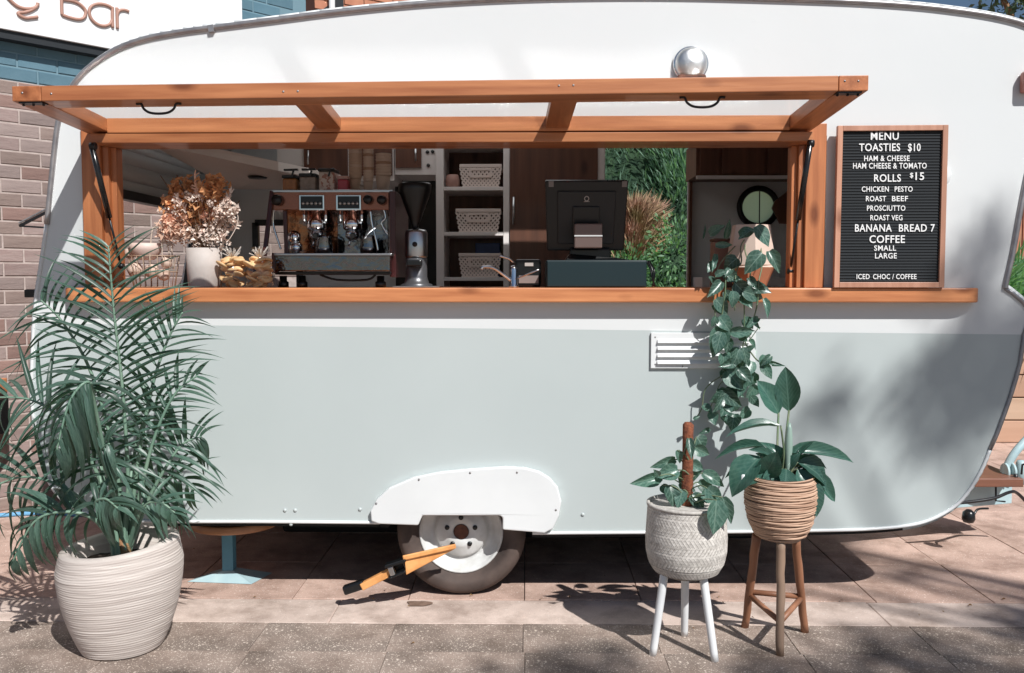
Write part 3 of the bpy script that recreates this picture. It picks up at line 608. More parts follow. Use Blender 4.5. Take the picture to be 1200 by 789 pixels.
for k in range(3):
    ya_, yb_2 = yF + AWD - .004, yR - AWD * .35 + .004; m = MB(); m.add([af(ed[2 * k] - .001, ya_, -.005), af(ed[2 * k + 1] + .001, ya_, -.005), af(ed[2 * k + 1] + .001, yb_2, -.052), af(ed[2 * k] - .001, yb_2, -.052)], [(0, 1, 2, 3)]); m.build('glass_pane', M_awglass, aw)
for (a, b, y_) in [(186, 124, yF + .05), (823, 117.5, yF + .05)]:      # little pull handles hanging below the rail
    q = P(a, b, y_); u = (q.x - AX0) / (AX1 - AX0); z = af(u, y_, -AT).z
    h = .055; pts = [V((q.x - .085, y_, z - .004)), V((q.x - .066, y_, z - .004)), V((q.x - .057, y_, z - .022)), V((q.x - .035, y_, z - .036)), V((q.x, y_, z - .040)), V((q.x + .035, y_, z - .036)), V((q.x + .057, y_, z - .022)), V((q.x + .066, y_, z - .004)), V((q.x + .085, y_, z - .004))]
    MB().tube(smooth_path(pts, 3), .0048, 8).build('pull_handle', M_blackm, aw)
for u in (.02, .98):
    q0 = af(u - .014, yF + .03, -AT - .001); q1 = af(u + .014, yF + .03, -AT - .001)
    MB().bar(q0, q1, .045, .006).build('corner_plate', M_blackm, aw)
    for d in (-.012, 0, .012):
        q = af(u + d, yF + .03, -AT - .006); MB().lathe([(.005, .001), (.005, -.004), (.0001, -.006)], q, 8).build('bolt', M_blackm, aw)
for (a, b) in ((332, 107.5), (349, 107), (60, 110), (26, 109), (655, 100.5), (672, 100), (990, 95), (1006, 95)):
    q = P(a, b, yF); MB().lathe([(.0042, .0005), (.0040, -.0012), (.0001, -.0016)], q, 10, axis='y').build('screw', M_alu, aw)
M_gloss = mk('gloss_black_strut', (0.012, 0.012, 0.013), 0.2)
for (a, b, ya, c, d, yb, e_, f_) in [(108, 173, -.14, 142, 312, .03, 0, 0), (949, 170, -.14, 926, 318, .03, 0, 0)]:
    p0, p1 = P(a, b, ya), P(c, d, yb); pm = p0.lerp(p1, .58)
    gs = MB().tube([p0, pm], .0125, 12).build('gas_strut', M_gloss, van)
    MB().tube([pm, p1], .005, 8).build('strut_rod', M_blackm, gs)
    MB().lathe([(.016, -.012), (.016, .012)], p0 + V((.004, 0, .006)), 12, axis='x').build('strut_joint', M_blackm, gs)
    MB().lathe([(.012, -.012), (.012, .012)], p1, 12, axis='x').build('strut_joint', M_blackm, gs)
# ------------------------------------------------------------------ interior fittings of the caravan
def bx(name, a, b, mat, par, bev=.0015): return MB().box(a, b).build(name, mat, par, bev)
M_stile = mk('pale_stile', (0.74, 0.70, 0.68), 0.55)
yS = 1.50
xs0, xs1, xs2 = P(511, 250, yS).x, P(597, 250, yS).x, P(700, 250, yS).x
sw = P(520, 250, yS).x - P(511, 250, yS).x
shelf = bx('shelf_unit', (xs0, yS + .40, .42), (xs2, yS + .42, 2.33), M_darkwood, van)
bx('stile', (xs0, yS, .42), (xs0 + sw, yS + .40, 2.33), M_stile, shelf); bx('stile', (xs1 - sw * .8, yS, .42), (xs1 + .0, yS + .40, 2.33), M_stile, shelf)
shz = [P(550, k, yS).z for k in (219, 272, 325)]
for z in shz: bx('shelf_board', (xs0 + sw + .001, yS + .002, z - .022), (xs1 - sw * .8 - .001, yS + .399, z), M_stile, shelf)
bx('shelf_board', (xs0 + sw + .001, yS + .002, 2.29), (xs1 - sw * .8 - .001, yS + .399, 2.33), M_stile, shelf)
wd = bx('wardrobe_door', (xs1 + .003, yS - .012, .45), (xs2 - .0, yS + .01, 2.32), M_darkwood, van)
bx('wardrobe_side', (xs2 - .001, yS - .005, .42), (P(708, 250, yS).x, yS + .42, 2.33), M_stile, van)
h0, h1 = P(602, 231, yS - .03), P(602, 263, yS - .03); MB().tube([h1, h0], .008, 8).build('handle', M_steel, wd)
# overhead cupboards on the back wall
yC = 1.55
cx0, cx1 = P(325, 200, yC).x, xs0 - .002; zc1, zcb = 2.3, P(400, 212, yC).z
cup = bx('overhead_cupboard', (cx0, yC, zcb), (P(462, 200, yC).x, 2.08, 2.33), M_stile, van)
for (a, b) in ((357, 408), (412, 460)): 
    d_ = bx('cupboard_door', (P(a, 200, yC).x, yC - .018, zcb + .03), (P(b, 200, yC).x, yC - .001, 2.31), M_darkwood, cup)
    q = P(a + 4, 186, yC - .03); MB().tube([q - V((0, 0, .035)), q + V((0, 0, .05))], .006, 8).build('handle', M_steel, cup)
bx('side_cupboard', (P(463, 200, yC).x, yC, P(480, 205, yC).z), (cx1, 2.08, 2.33), M_stile, van)
d_ = bx('side_cupboard_door', (P(464, 200, yC).x, yC - .016, P(480, 197, yC).z), (P(494, 200, yC).x, yC - .001, 2.31), M_darkwood, van)
q = P(487, 183, yC - .03); MB().tube([q - V((0, 0, .03)), q + V((0, 0, .05))], .006, 8).build('handle', M_steel, d_)
for (a, b) in ((501, 178.5), (507, 178), (502, 194)): MB().lathe([(.011, .0), (.011, -.008), (.0001, -.009)], P(a, b, yC), 10, axis='y').build('socket_hole', M_black, van)
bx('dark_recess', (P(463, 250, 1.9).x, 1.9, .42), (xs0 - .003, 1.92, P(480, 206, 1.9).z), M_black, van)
bx('back_bench', (-1.78, 1.35, 1.26), (xs0 - .004, 2.08, 1.30), M_stile, van)
# overhead locker over the left end with round downlight
yl0 = .95; lk0 = P(213, 172, yl0)
m = MB(); zlk = P(330, 210, 1.3).z
m.hexa([(-1.92, .55, zlk + .10), (-1.35, .9, zlk), (-1.02, 1.9, zlk), (-1.92, 1.9, zlk), (-1.9, .55, zlk + .14), (-1.35, .9, zlk + .05), (-1.02, 1.9, zlk + .05), (-1.9, 1.9, zlk + .14)])
lk = m.build('ceiling_locker', M_inner, van)
q = P(302, 209, 1.2); q.z = zlk + .004; MB().lathe([(.05, -.012), (.058, 0), (.0001, .001)], q, 20).build('downlight', M_black, van)
# right hand overhead cupboard with pale rail, dark doors
yR2 = 1.72
a0, a1 = P(816, 170, yR2), P(945, 206, yR2)
rc = bx('right_cupboard', (a0.x, yR2, a1.z), (1.95, 2.08, 2.33), M_darkwood, van)
for (a, b) in ((820, 842), (846, 895), (899, 943)): bx('cupboard_door', (P(a, 200, yR2).x, yR2 - .016, a1.z + .012), (P(b, 200, yR2).x, yR2 - .001, 2.3), M_darkwood, rc)
bx('cupboard_rail', (a0.x, yR2 - .03, a1.z - .022), (1.95, yR2 - .001, a1.z - .001), M_stile, rc)
bx('back_ledge', (dx1 + .03, 1.72, P(860, 331, 1.72).z - .03), (1.9, 2.07, P(860, 325, 1.72).z), M_stile, van)
# right end interior wall and drawbar
dbm = M_bluem
d0, d1 = P(1095, 592, .62), P(1260, 566, 1.20)
db = MB().hexa([V(x) for x in [(1.75, .75, .20), (2.75, 1.05, .20), (2.75, 1.11, .20), (1.75, .81, .20), (1.75, .75, .335), (2.75, 1.05, .335), (2.75, 1.11, .335), (1.75, .81, .335)]]).build('drawbar', dbm, van, .004)
MB().hexa([V(x) for x in [(1.75, 1.35, .20), (2.75, 1.15, .20), (2.75, 1.21, .20), (1.75, 1.41, .20), (1.75, 1.35, .335), (2.75, 1.15, .335), (2.75, 1.21, .335), (1.75, 1.41, .335)]]).build('drawbar_beam', dbm, db, .004)
q0, q1 = P(1120, 578, .9), P(1168, 563, 1.1)
MB().box((q0.x, .86, .338), (q1.x + .02, 1.25, .385)).build('timber_step', wood('step_timber', (0.26, 0.11, 0.07), (0.18, 0.08, 0.05), 'x'), db, .004)
MB().box((2.28, 1.0, .337), (2.75, 1.28, .350)).build('drawbar_plate', dbm, db, .003)
cb = smooth_path([P(1118, 590, .72), P(1140, 588, .74), P(1165, 584, .76), P(1183, 577, .8), P(1192, 578, .85), P(1206, 592, .9)], 5)
MB().tube(cb, .009, 8).build('cable', M_blackm, db)
MB().tube([P(1167, 568, .93), P(1167, 587, .93), P(1178, 588, .93)], .005, 6).build('hook', M_blackm, db)
cb = smooth_path([P(1158, 596, .8), P(1146, 597, .78), P(1141, 604, .76), P(1137, 610, .75)], 5)
MB().tube(cb, .006, 8).build('plug_lead', M_black, db)
pp = P(1135, 608, .75); MB().lathe([(.012, .05), (.03, .035), (.034, .0), (.026, -.018), (.0001, -.02)], pp, 14).build('plug', M_black, db)
# handbrake lever and coupling
lv = smooth_path([P(1170, 566, 1.0), P(1177, 560, 1.0), P(1181, 545, 1.0), P(1190, 530, 1.0), P(1206, 512, 1.02)], 4)
MB().tube(lv, [.014] * 4 + [.022] * (len(lv) - 4), 10).build('brake_lever', dbm, db)
qk = P(1179, 553, .98)
for k, (dx, rr_) in enumerate(((0, .045), (.035, .05))):
    MB().lathe([(rr_, -.006), (rr_, .006)], qk + V((dx, .01, 0)), 20, axis='x').build('brake_quadrant', M_bluem, db)
MB().lathe([(.026, -.07), (.026, .05), (.018, .065), (.0001, .066)], P(1196, 553, 1.05), 16).build('jockey_clamp', dbm, db)
MB().tube([P(1197, 556, .95), P(1198, 545, .95), P(1210, 540, .95)], .006, 8).build('brake_cable', M_black, db)
MB().lathe([(.012, 0), (.012, .05)], P(1190, 566, .9), 8).build('bolt', M_blackm, db)
# hanging sign shape (brown plaque) right of porthole
yP = 1.9
pg = [(908, 236), (933, 216), (933, 266), (925, 263), (914, 262), (905, 244)]
m = MB(); m.plate(ccw([(P(a, b, yP).x, P(a, b, yP).z) for a, b in pg]), [], yP, yP + .02)
solo(m, 'wall_plaque', M_darkwood, 'dark brown angular wooden plaque on the inside wall right of the porthole', 'plaque')

# ------------------------------------------------------------------ wheel clamp
wcl = thing('wheel_clamp', G(460, 690), 'orange wheel clamp with black jaws leaning across the caravan tyre', 'wheel clamp')
def q_(a, b, y): return P(a, b, y)
m = MB(); a, b, c_, d_ = q_(470, 676, -.10), q_(470, 655, -.10), q_(533, 640, -.02), q_(533, 644, -.02)
a1_, b1_ = q_(474, 679, -.10), q_(478, 652, -.10)
m.add([q_(476, 674, -.12), q_(533, 643.5, -.04), q_(533, 640.5, -.04), q_(474, 655, -.12), q_(476, 674, -.07), q_(533, 643.5, -.03), q_(533, 640.5, -.03), q_(474, 655, -.07)], [(0, 1, 2, 3), (7, 6, 5, 4), (0, 4, 5, 1), (3, 2, 6, 7), (0, 3, 7, 4), (1, 5, 6, 2)])
m.build('wedge_arm', M_orange, wcl, .003)
m = MB(); m.bar(q_(472, 654, -.13), q_(534, 640, -.05), .012, .02); m.build('wedge_lip', M_orange, wcl, .003)
m = MB(); m.bar(q_(424, 687.5, -.10), q_(462, 668, -.10), .035, .032); m.build('bar', M_orange, wcl, .004)
m = MB(); m.bar(q_(403, 692, -.09), q_(427, 684, -.09), .042, .040); m.build('foot', M_black, wcl, .008)
m = MB(); m.bar(q_(452, 663, -.12), q_(476, 655.5, -.12), .05, .014); m.bar(q_(456, 676, -.11), q_(476, 668, -.11), .05, .012); m.bar(q_(458, 670, -.07), q_(474, 664, -.07), .02, .055); m.build('jaw', M_black, wcl, .004)
m = MB(); m.bar(q_(456, 670, -.125), q_(462, 668, -.125), .02, .04); m.build('lock_cylinder', M_steel, wcl, .004)
# ------------------------------------------------------------------ jack stand with round timber pad
js = thing('jack_stand', G(270, 674), 'blue jack stand with round timber pad under the caravan left side', 'jack stand')
b0 = G(271, 676); yq = .30
m = MB(); c = V((b0.x, yq, 0)); s_ = .17
m.add([c + V((-.19, -.06, .002)), c + V((.135, -.09, .002)), c + V((.19, .08, .002)), c + V((-.12, .09, .002)), c + V((-.03, -.025, .045)), c + V((.03, -.025, .045)), c + V((.03, .03, .045)), c + V((-.03, .03, .045))], [(3, 2, 1, 0), (4, 5, 6, 7), (0, 1, 5, 4), (1, 2, 6, 5), (2, 3, 7, 6), (3, 0, 4, 7)])
m.build('base_plate', M_bluem, js, .002)
m = MB(); m.box((c.x - .028, yq - .025, .045), (c.x + .026, yq + .03, .24)); m.build('post', M_bluep, js, .003)
m = MB(); pr = P(325, 616, .3).x - P(272, 616, .3).x; m.lathe([(pr * .98, 0), (pr, .01), (pr, .03), (pr * .98, .04)], (c.x, yq + .12, .241), 40); m.build('pad', wood('pad_timber', (0.40, 0.20, 0.10), (0.30, 0.14, 0.07), 'x'), js, .003)

# ------------------------------------------------------------------ menu board
mb0 = thing('menu_board', (P(1040, 335, -.04).x, -.04, zc0), 'black felt menu board in a pale timber frame, leaning on the serving counter', 'menu board')
yt, yb_ = -.030, -.058
c00, c10, c11, c01 = P(975.5, 336, yb_), P(1104, 335.5, yb_), P(1109, 147.5, yt), P(980, 148.5, yt)
zb0 = zc0 + .001
for c in (c00, c10): c.z = zb0
def bp(u, v, off=0.0):
    q = (c00 * (1 - u) + c10 * u) * (1 - v) + (c01 * (1 - u) + c11 * u) * v
    n = (c10 - c00).cross(c01 - c00).normalized(); return q + n * off
BW, BHt = (c10 - c00).length, (c01 - c00).length
def bslab(u0, u1, v0, v1, o0, o1): return MB().hexa([bp(u0, v0, o1), bp(u1, v0, o1), bp(u1, v0, o0), bp(u0, v0, o0), bp(u0, v1, o1), bp(u1, v1, o1), bp(u1, v1, o0), bp(u0, v1, o0)])
fu = .026 / BW; fv = .026 / BHt * 1.0; fu = 6.2 / 129; fv = 6.2 / 188
for (u0, u1, v0, v1, mt) in ((0, fu, 0, 1, M_wframe), (1 - fu, 1, 0, 1, M_wframe), (fu + .0005, 1 - fu - .0005, 0, fv, M_wframe), (fu + .0005, 1 - fu - .0005, 1 - fv, 1, M_wframe)):
    bslab(u0, u1, v0, v1, 0, .022).build('frame_rail', mt, mb0, .0015)
M_felt = mk('black_felt', (0.020, 0.023, 0.026), 0.95, bump=0.3, bs=300)
bslab(fu * .8, 1 - fu * .8, fv * .8, 1 - fv * .8, .0015, .008).build('felt_panel', M_felt, mb0)
rg = MB(); nr = 52
for k in range(nr):
    v = fv + (1 - 2 * fv) * (k + .5) / nr; h = (1 - 2 * fv) / nr * .33
    rg.v += [bp(fu, v - h, .008), bp(1 - fu, v - h, .008), bp(1 - fu, v, .0115), bp(fu, v, .0115), bp(1 - fu, v + h, .008), bp(fu, v + h, .008)]
    b_ = len(rg.v) - 6; rg.f += [(b_, b_ + 1, b_ + 2, b_ + 3), (b_ + 3, b_ + 2, b_ + 4, b_ + 5)]; rg.m += [0, 0]; rg.sm += [False, False]
o = rg.build('felt_ribs', M_felt, mb0, fix=False); o['kind'] = 'stuff'
M_ltr = mk('white_plastic_letter', (0.80, 0.80, 0.79), 0.5)
bn = (c10 - c00).cross(c01 - c00).normalized(); bu = (c10 - c00).normalized(); bv_ = bn.cross(bu)
def menu(text, xa, xb, yt_, yb2):
    # text fitted between pixel columns xa..xb, rows yt_..yb2 (photograph pixels, via the crop 3.848x at 970,140)
    pa = H(970 + xa / 3.848, 140 + yb2 / 3.848, bp(0, 0, .012), bn); pb = H(970 + xb / 3.848, 140 + yb2 / 3.848, bp(0, 0, .012), bn); pt = H(970 + xa / 3.848, 140 + yt_ / 3.848, bp(0, 0, .012), bn)
    cu = bpy.data.curves.new('lettering', 'FONT'); cu.body = text; cu.size = 1; cu.extrude = .5; cu.offset = .012; cu.space_character = 1.08; cu.resolution_u = 3
    cu.materials.append(M_ltr)
    o = bpy.data.objects.new('lettering', cu); COL.objects.link(o)
    bpy.context.view_layer.update()
    wt = o.dimensions.x; sx = (pb - pa).length / wt; sz = (pt - pa).length / .72
    me_ = bpy.data.meshes.new_from_object(o); bpy.data.objects.remove(o); o = bpy.data.objects.new('lettering', me_); COL.objects.link(o); me_.materials.clear(); me_.materials.append(M_ltr)
    o.parent = mb0
    R = Matrix((bu, bv_, bn)).transposed().to_4x4()
    o.matrix_local = Matrix.Translation(pa - WL[mb0.name]) @ R @ Matrix.Diagonal((sx, sz, .002, 1))
for a in [('MENU', 191, 317, 56, 92), ('TOASTIES', 141, 326, 108, 143), ('$10', 360, 417, 108, 143), ('HAM & CHEESE', 162, 367, 163, 188), ('HAM CHEESE & TOMATO', 112, 444, 196, 222),
          ('ROLLS', 206, 327, 247, 281), ('$', 369, 384, 240, 262), ('15', 386, 425, 238, 273), ('CHICKEN', 152, 274, 302, 326), ('PESTO', 300, 381, 302, 326), ('ROAST', 170, 261, 345, 369), ('BEEF', 287, 359, 345, 369), ('PROSCIUTTO', 175, 348, 388, 412),
          ('ROAST VEG', 190, 335, 431, 455), ('BANANA', 120, 286, 472, 506), ('BREAD 7', 318, 480, 472, 506), ('COFFEE', 186, 346, 522, 557), ('SMALL', 208, 307, 568, 592), ('LARGE', 211, 309, 602, 627), ('ICED', 128, 187, 697, 720), ('CHOC / COFFEE', 203, 399, 697, 720)]:
    menu(*a)
# ------------------------------------------------------------------ things on the bench
ZB = zc0 - .001
esp = thing('espresso_machine', (P(390, 330, .45).x, .45, ZB), 'two group chrome and bronze espresso machine on the bench inside the hatch', 'espresso machine')
yE = .30
def E(a, b, y=yE): return P(a, b, y)
ex0, ex1 = E(315, 300).x, E(462, 300).x
def ebox(name, a, b, y0, y1, mat, bev=.003, par=None):
    p, q = P(a[0], a[1], y0), P(b[0], b[1], y0)
    return MB().box((p.x, y0, q.z), (q.x, y1, p.z)).build(name, mat, par or esp, bev)
M_mirr = mk('polished_steel_panel', (0.20, 0.20, 0.21), 0.10, 1.0, bump=0.6, bs=14, dist=0.01)
M_mirc = mk('polished_copper_panel', (0.34, 0.14, 0.07), 0.14, 1.0, bump=0.5, bs=12, dist=0.01, c2=(0.13, 0.12, 0.12), vs=9, lo=.45, hi=.55)
M_redp = mk('dark_red_enamel', (0.055, 0.012, 0.012), 0.3)
ebox('top_housing', (318, 225), (456, 246), yE, yE + .45, M_copper)
ebox('cup_tray', (318, 222.5), (460, 225.5), yE - .01, yE + .46, M_steel)
ebox('side_panel', (456, 224), (464, 325), yE - .02, yE + .45, M_redp)
ebox('backsplash', (332, 247), (455, 298), yE + .22, yE + .24, M_mirc)
ebox('backsplash_chrome', (395, 247), (455, 298), yE + .205, yE + .218, M_mirr)
ebox('drip_tray_front', (321, 299), (457, 318), yE - .10, yE - .03, M_mirr, .006)
ebox('drip_tray', (318, 297), (459, 300), yE - .11, yE + .22, M_steel)
ebox('tray_edge', (318, 296.5), (321, 320), yE - .12, yE - .03, M_redp)
ebox('base', (322, 318.5), (458, 322), yE - .06, yE + .4, M_black)
for a in (332, 354, 446): 
    q = P(a, 328, yE); MB().lathe([(.026, 0), (.026, .025), (.018, .03), (.018, .055)], (q.x, yE, ZB), 14).build('foot', M_black, esp)
MB().tube(smooth_path([P(375, 322, yE - .02), P(395, 328, yE - .02), P(430, 328, yE - .02), P(440, 322, yE - .02)], 4), .006, 6).build('hose', M_black, esp)
m = MB(); m.bar(P(319, 224, yE), P(310, 300, yE - .04), .02, .02, up=(0, 1, 0)); m.build('side_frame', M_redp, esp, .003)
m = MB(); m.bar(P(334, 247, yE - .02), P(336, 298, yE - .02), .018, .02, up=(0, 1, 0)); m.build('side_frame', M_redp, esp, .003)
for (x0_, x1_) in ((350, 380), (393.5, 423)):
    cpn = ebox('control_panel', (x0_, 228.5), (x1_, 246.5), yE - .022, yE - .001, M_chrome)
    ebox('panel_face', (x0_ + 2, 230), (x1_ - 2, 244.5), yE - .026, yE - .021, M_black, .001, cpn)
    for k in range(5):
        q = P(x0_ + 5 + k * 5, 238.5, yE - .026); MB().lathe([(.0075, 0), (.007, -.004), (.0001, -.005)], q, 10, axis='y').build('button', M_steel, cpn)
for (a, b, r_) in ((326, 235, .026), (432, 234.5, .022), (448, 235, .022)):
    q = P(a, b, yE); MB().lathe([(r_, 0), (r_, -.03), (r_ * .8, -.04), (.0001, -.042)], q, 18, axis='y').build('knob', M_black, esp)
for a in (371, 413):      # group heads and portafilters
    q = P(a, 262, yE + .08)
    MB().lathe([(.034, .075), (.036, .02), (.045, .01), (.045, -.025), (.034, -.035)], q, 22).build('group_head', M_chrome, esp)
    pf = MB().lathe([(.030, -.036), (.034, -.045), (.034, -.065), (.02, -.08)], q, 18).build('portafilter', M_chrome, esp)
    hq = q + V((0, 0, -.052)); MB().tube([hq + V((.01, -.03, 0)), hq + V((.03, -.15, -.012)), hq + V((.035, -.19, -.018))], [.009, .014, .011], 10).build('handle', M_black, pf)
    MB().tube([q + V((-.012, 0, -.08)), q + V((-.02, 0, -.11))], .006, 8).build('spout', M_chrome, pf)
    for k, cc in enumerate((-.055, -.035, .05)):
        MB().tube([q + V((cc, -.02, .07)), q + V((cc, -.02, -.0))], .008, 8).build('pipe', M_chrome if k != 1 else M_copper, esp)
for (pts) in ([(434, 246), (436, 262), (441, 282), (443, 294)], [(448, 240), (452, 255), (447, 262), (455, 275)], [(322, 240), (320, 262), (327, 286), (329, 292)], [(427, 280), (433, 272), (441, 266)]):
    MB().tube(smooth_path([P(a, b, yE + .02) for a, b in pts], 4), .0055, 8).build('steam_wand', M_chrome, esp)
for (a, b) in ((345, 278), (347, 290)):
    q = P(a, b, yE + .06); MB().lathe([(.012, -.03), (.03, -.015), (.03, .012), (.014, .03)], q, 18).build('small_jug', M_chrome, esp)
MB().lathe([(.04, 0), (.042, .03), (.032, .075), (.036, .085)], P(432, 297, yE + .05), 20).build('milk_jug', M_mirr, esp)
MB().lathe([(.04, 0), (.042, .03), (.032, .075), (.036, .085)], P(380, 297, yE + .05), 20).build('milk_jug', M_mirr, esp)
MB().tube(smooth_path([P(410, 300, .1), P(420, 290, .15), P(436, 284, .2), P(448, 285, .25)], 3), .008, 8)
ZT = P(380, 222.5, yE).z + .001
# jars and boxes on top of the machine
def lidbox(a, b, yt_, mat, label, lid=M_black, y=.42, name='storage_jar', lidm=True):
    p, q = P(a, 222, y), P(b, yt_, y); t = thing(name, ((p.x + q.x) / 2, y + .05, ZT), label, 'jar', 'jars on the coffee machine')
    MB().box((p.x, y, ZT), (q.x, y + .11, q.z)).build('jar_body', mat, t, .008, seg=3)
    if lidm: MB().box((p.x - .003, y - .003, q.z), (q.x + .003, y + .113, q.z + .016)).build('lid', lid, t, .004)
    return t
t = lidbox(331, 347, 209, mk('amber_contents', (0.42, 0.17, 0.05), 0.3, c2=(0.3, 0.12, 0.04), vs=60), 'amber filled square jar with black lid, leftmost on the coffee machine')
t2 = lidbox(351, 369.5, 207, mk('grey_contents', (0.34, 0.27, 0.23), 0.4, c2=(0.25, 0.2, 0.17), vs=60), 'grey brown square jar with black lid, between the amber jar and the patterned jar')
t3 = lidbox(373.5, 391.5, 201, mk('marbled_contents', (0.60, 0.50, 0.45), 0.4, c2=(0.36, 0.16, 0.12), vs=55, lo=.5, hi=.56), 'marbled white and pink jar on the coffee machine')
t4 = lidbox(395.5, 407, 210, mk('magenta_tin', (0.42, 0.06, 0.09), 0.4), 'small magenta tin on the coffee machine beside the cups', lid=mk('pink_lid', (0.55, 0.33, 0.30), .5))
for (tt_, a, b, c_) in ((t, 333, 349, 199.5), (t2, 354, 370, 199), (t3, 376, 388, 199)):
    p, q = P(a, c_, .40), P(b, c_ - .5, .40); MB().bar(p, q, .02, .009).build('clip_handle', M_black, tt_)
    MB().bar(P(a + 11, 200, .40), P(a + 9, 207, .40), .008, .008).build('clip_stem', M_black, tt_)
# cup stacks
M_cup = [mk('kraft_cup', (0.50, 0.36, 0.27), 0.7, bump=.1), mk('pale_cup', (0.56, 0.43, 0.35), 0.7), mk('brown_cup', (0.36, 0.23, 0.16), 0.7)]
def cupstack(a, ytop, wpx, mi, label, y=.5):
    base = P(a, 222, y); top = P(a, ytop, y); r = wpx * .5 / (FPX / (4 + y)); t = thing('cup_stack', (base.x, y, ZT), label, 'cup stack', 'paper cup stacks')
    Hh = top.z - ZT; k = 0; z = 0
    MB().lathe([(r * .72, 0), (r * .95, r * 2.1), (r, r * 2.15)], (base.x, y, ZT), 20).build('cup', M_cup[mi], t)
    z = r * 2.15 + .012
    while z < Hh:
        MB().lathe([(r * .93, -.010), (r * .98, 0), (r * 1.02, .002), (r * 1.02, .006), (r * .9, .007)], (base.x + math.sin(z * 9) * .003, y, ZT + z), 20).build('cup', M_cup[(mi + (1 if k % 5 == 4 else 0)) % 3], t); z += .0135; k += 1
cupstack(416, 172, 15, 0, 'tall stack of kraft paper cups beside the magenta tin')
cupstack(431.5, 168, 12, 1, 'narrow middle stack of pale paper cups on the coffee machine')
cupstack(449, 181, 18, 1, 'wide shorter stack of paper cups, rightmost on the coffee machine')
# grinder
gx = P(487, 330, .30).x; gy = .34
gr = thing('coffee_grinder', (gx, gy, ZB), 'steel coffee grinder with black hopper right of the espresso machine', 'grinder')
MB().lathe([(.075, 0), (.078, .012), (.06, .02), (.052, .05), (.052, .14)], (gx, gy, ZB), 24).build('grinder_base', mk('grinder_grey', (.16, .16, .17), .35, .6), gr)
MB().lathe([(.052, .142), (.054, .15), (.054, .262), (.048, .275), (.02, .28)], (gx, gy, ZB), 28).build('grinder_barrel', M_steel, gr)
MB().box((gx - .035, gy - .10, ZB + .10), (gx + .035, gy - .045, ZB + .13)).build('dosing_fork', M_black, gr, .006)
MB().lathe([(.016, .28), (.018, .30), (.03, .33), (.078, .46), (.08, .49), (.074, .50)], (gx - .005, gy, ZB), 28).build('hopper', M_black, gr)
MB().lathe([(.012, 0), (.012, -.012), (.0001, -.013)], (gx, gy - .054, ZB + .205), 14, axis='y').build('dial', M_black, gr)
MB().box((gx - .10, gy - .11, ZB + .001), (gx + .12, gy + .10, ZB + .006)).build('grinder_tray', M_steel, gr)
# shelf baskets
M_bask = mk('beige_plastic_basket', (0.72, 0.62, 0.57), 0.5)
def basket(a0, a1, b0, b1, label, z):
    y0 = yS + .03; p, q = P(a0, b1, y0), P(a1, b0, y0); Wd, Hh = q.x - p.x, q.z - p.z; z0 = z + .001
    t = thing('basket', ((p.x + q.x) / 2, y0 + .12, z0), label, 'basket', 'lattice baskets on the shelf unit')
    xa, xb = p.x, q.x; m = MB(); tp = .02 * Wd / .27
    m.box((xa + tp, y0 + .012, z0), (xb - tp, y0 + .26, z0 + .006)); m.build('basket_floor', M_bask, t)
    m = MB(); m.box((xa, y0 - .004, z0 + Hh - .02), (xb, y0 + .006, z0 + Hh)); m.box((xa, y0 + .26, z0 + Hh - .02), (xb, y0 + .27, z0 + Hh)); m.box((xa, y0 + .0065, z0 + Hh - .02), (xa + .008, y0 + .2595, z0 + Hh)); m.box((xb - .008, y0 + .0065, z0 + Hh - .02), (xb, y0 + .2595, z0 + Hh)); m.build('basket_rim', M_bask, t, .002)
    lt = MB(); n1 = 10
    def fp(u, v): return V((xa + tp * (1 - v) + (Wd - 2 * tp * (1 - v)) * u, y0 + .010 * (1 - v) + .0, z0 + v * (Hh - .018)))
    asp = (Hh - .018) / Wd
    for sgn in (1, -1):
        for k in range(-6, n1 + 6):
            u0 = k / n1; u1 = u0 + sgn * asp * .95
            pts = []
            for s_ in (0, 1):
                pass
            ta, tb = 0.0, 1.0
            for lim, sg in ((0, 1), (1, -1)):
                du = u1 - u0
                if du != 0:
                    tl = (lim - u0) / du
                    if (du > 0) == (sg > 0): ta = max(ta, tl)
                    else: tb = min(tb, tl)
            if tb - ta > .02: lt.bar(fp(u0 + (u1 - u0) * ta, ta), fp(u0 + (u1 - u0) * tb, tb), .0105, .004, up=(0, -1, 0))
    o = lt.build('lattice', M_bask, t); o['kind'] = 'stuff'
    bk_ = MB(); bk_.box((xa + tp, y0 + .012, z0 + .007), (xb - tp, y0 + .014, z0 + Hh - .03)); bk_.build('dark_liner', mk('liner', (.10, .06, .05), .8), t)
    hx, hz = (xa + xb) / 2, z0 + Hh * .62; 
    m = MB(); hm = [(hx - .048 + .012 * math.cos(a), hz + .016 * math.sin(a)) for a in [math.pi / 2 + math.pi * k / 8 for k in range(9)]] + [(hx + .048 + .012 * math.cos(a), hz + .016 * math.sin(a)) for a in [-math.pi / 2 + math.pi * k / 8 for k in range(9)]]
    hm2 = [(hx + (x - hx) * 1.22, hz + (z_ - hz) * 1.75) for x, z_ in hm]
    m.plate(ccw(hm2), [ccw(hm)], y0 - .003, y0 + .004); m.build('grip', M_bask, t)
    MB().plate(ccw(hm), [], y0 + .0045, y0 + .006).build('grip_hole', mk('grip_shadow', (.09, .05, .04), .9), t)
basket(538.5, 588, 192, 219, 'beige lattice basket on the top shelf beside the pink bowl', shz[0])
basket(534, 587, 244.5, 272, 'beige lattice basket alone on the middle shelf', shz[1])
basket(537.5, 587, 297, 325, 'beige lattice basket on the bottom shelf in front of a blue packet', shz[2])
q = P(530.5, 219, yS + .06)
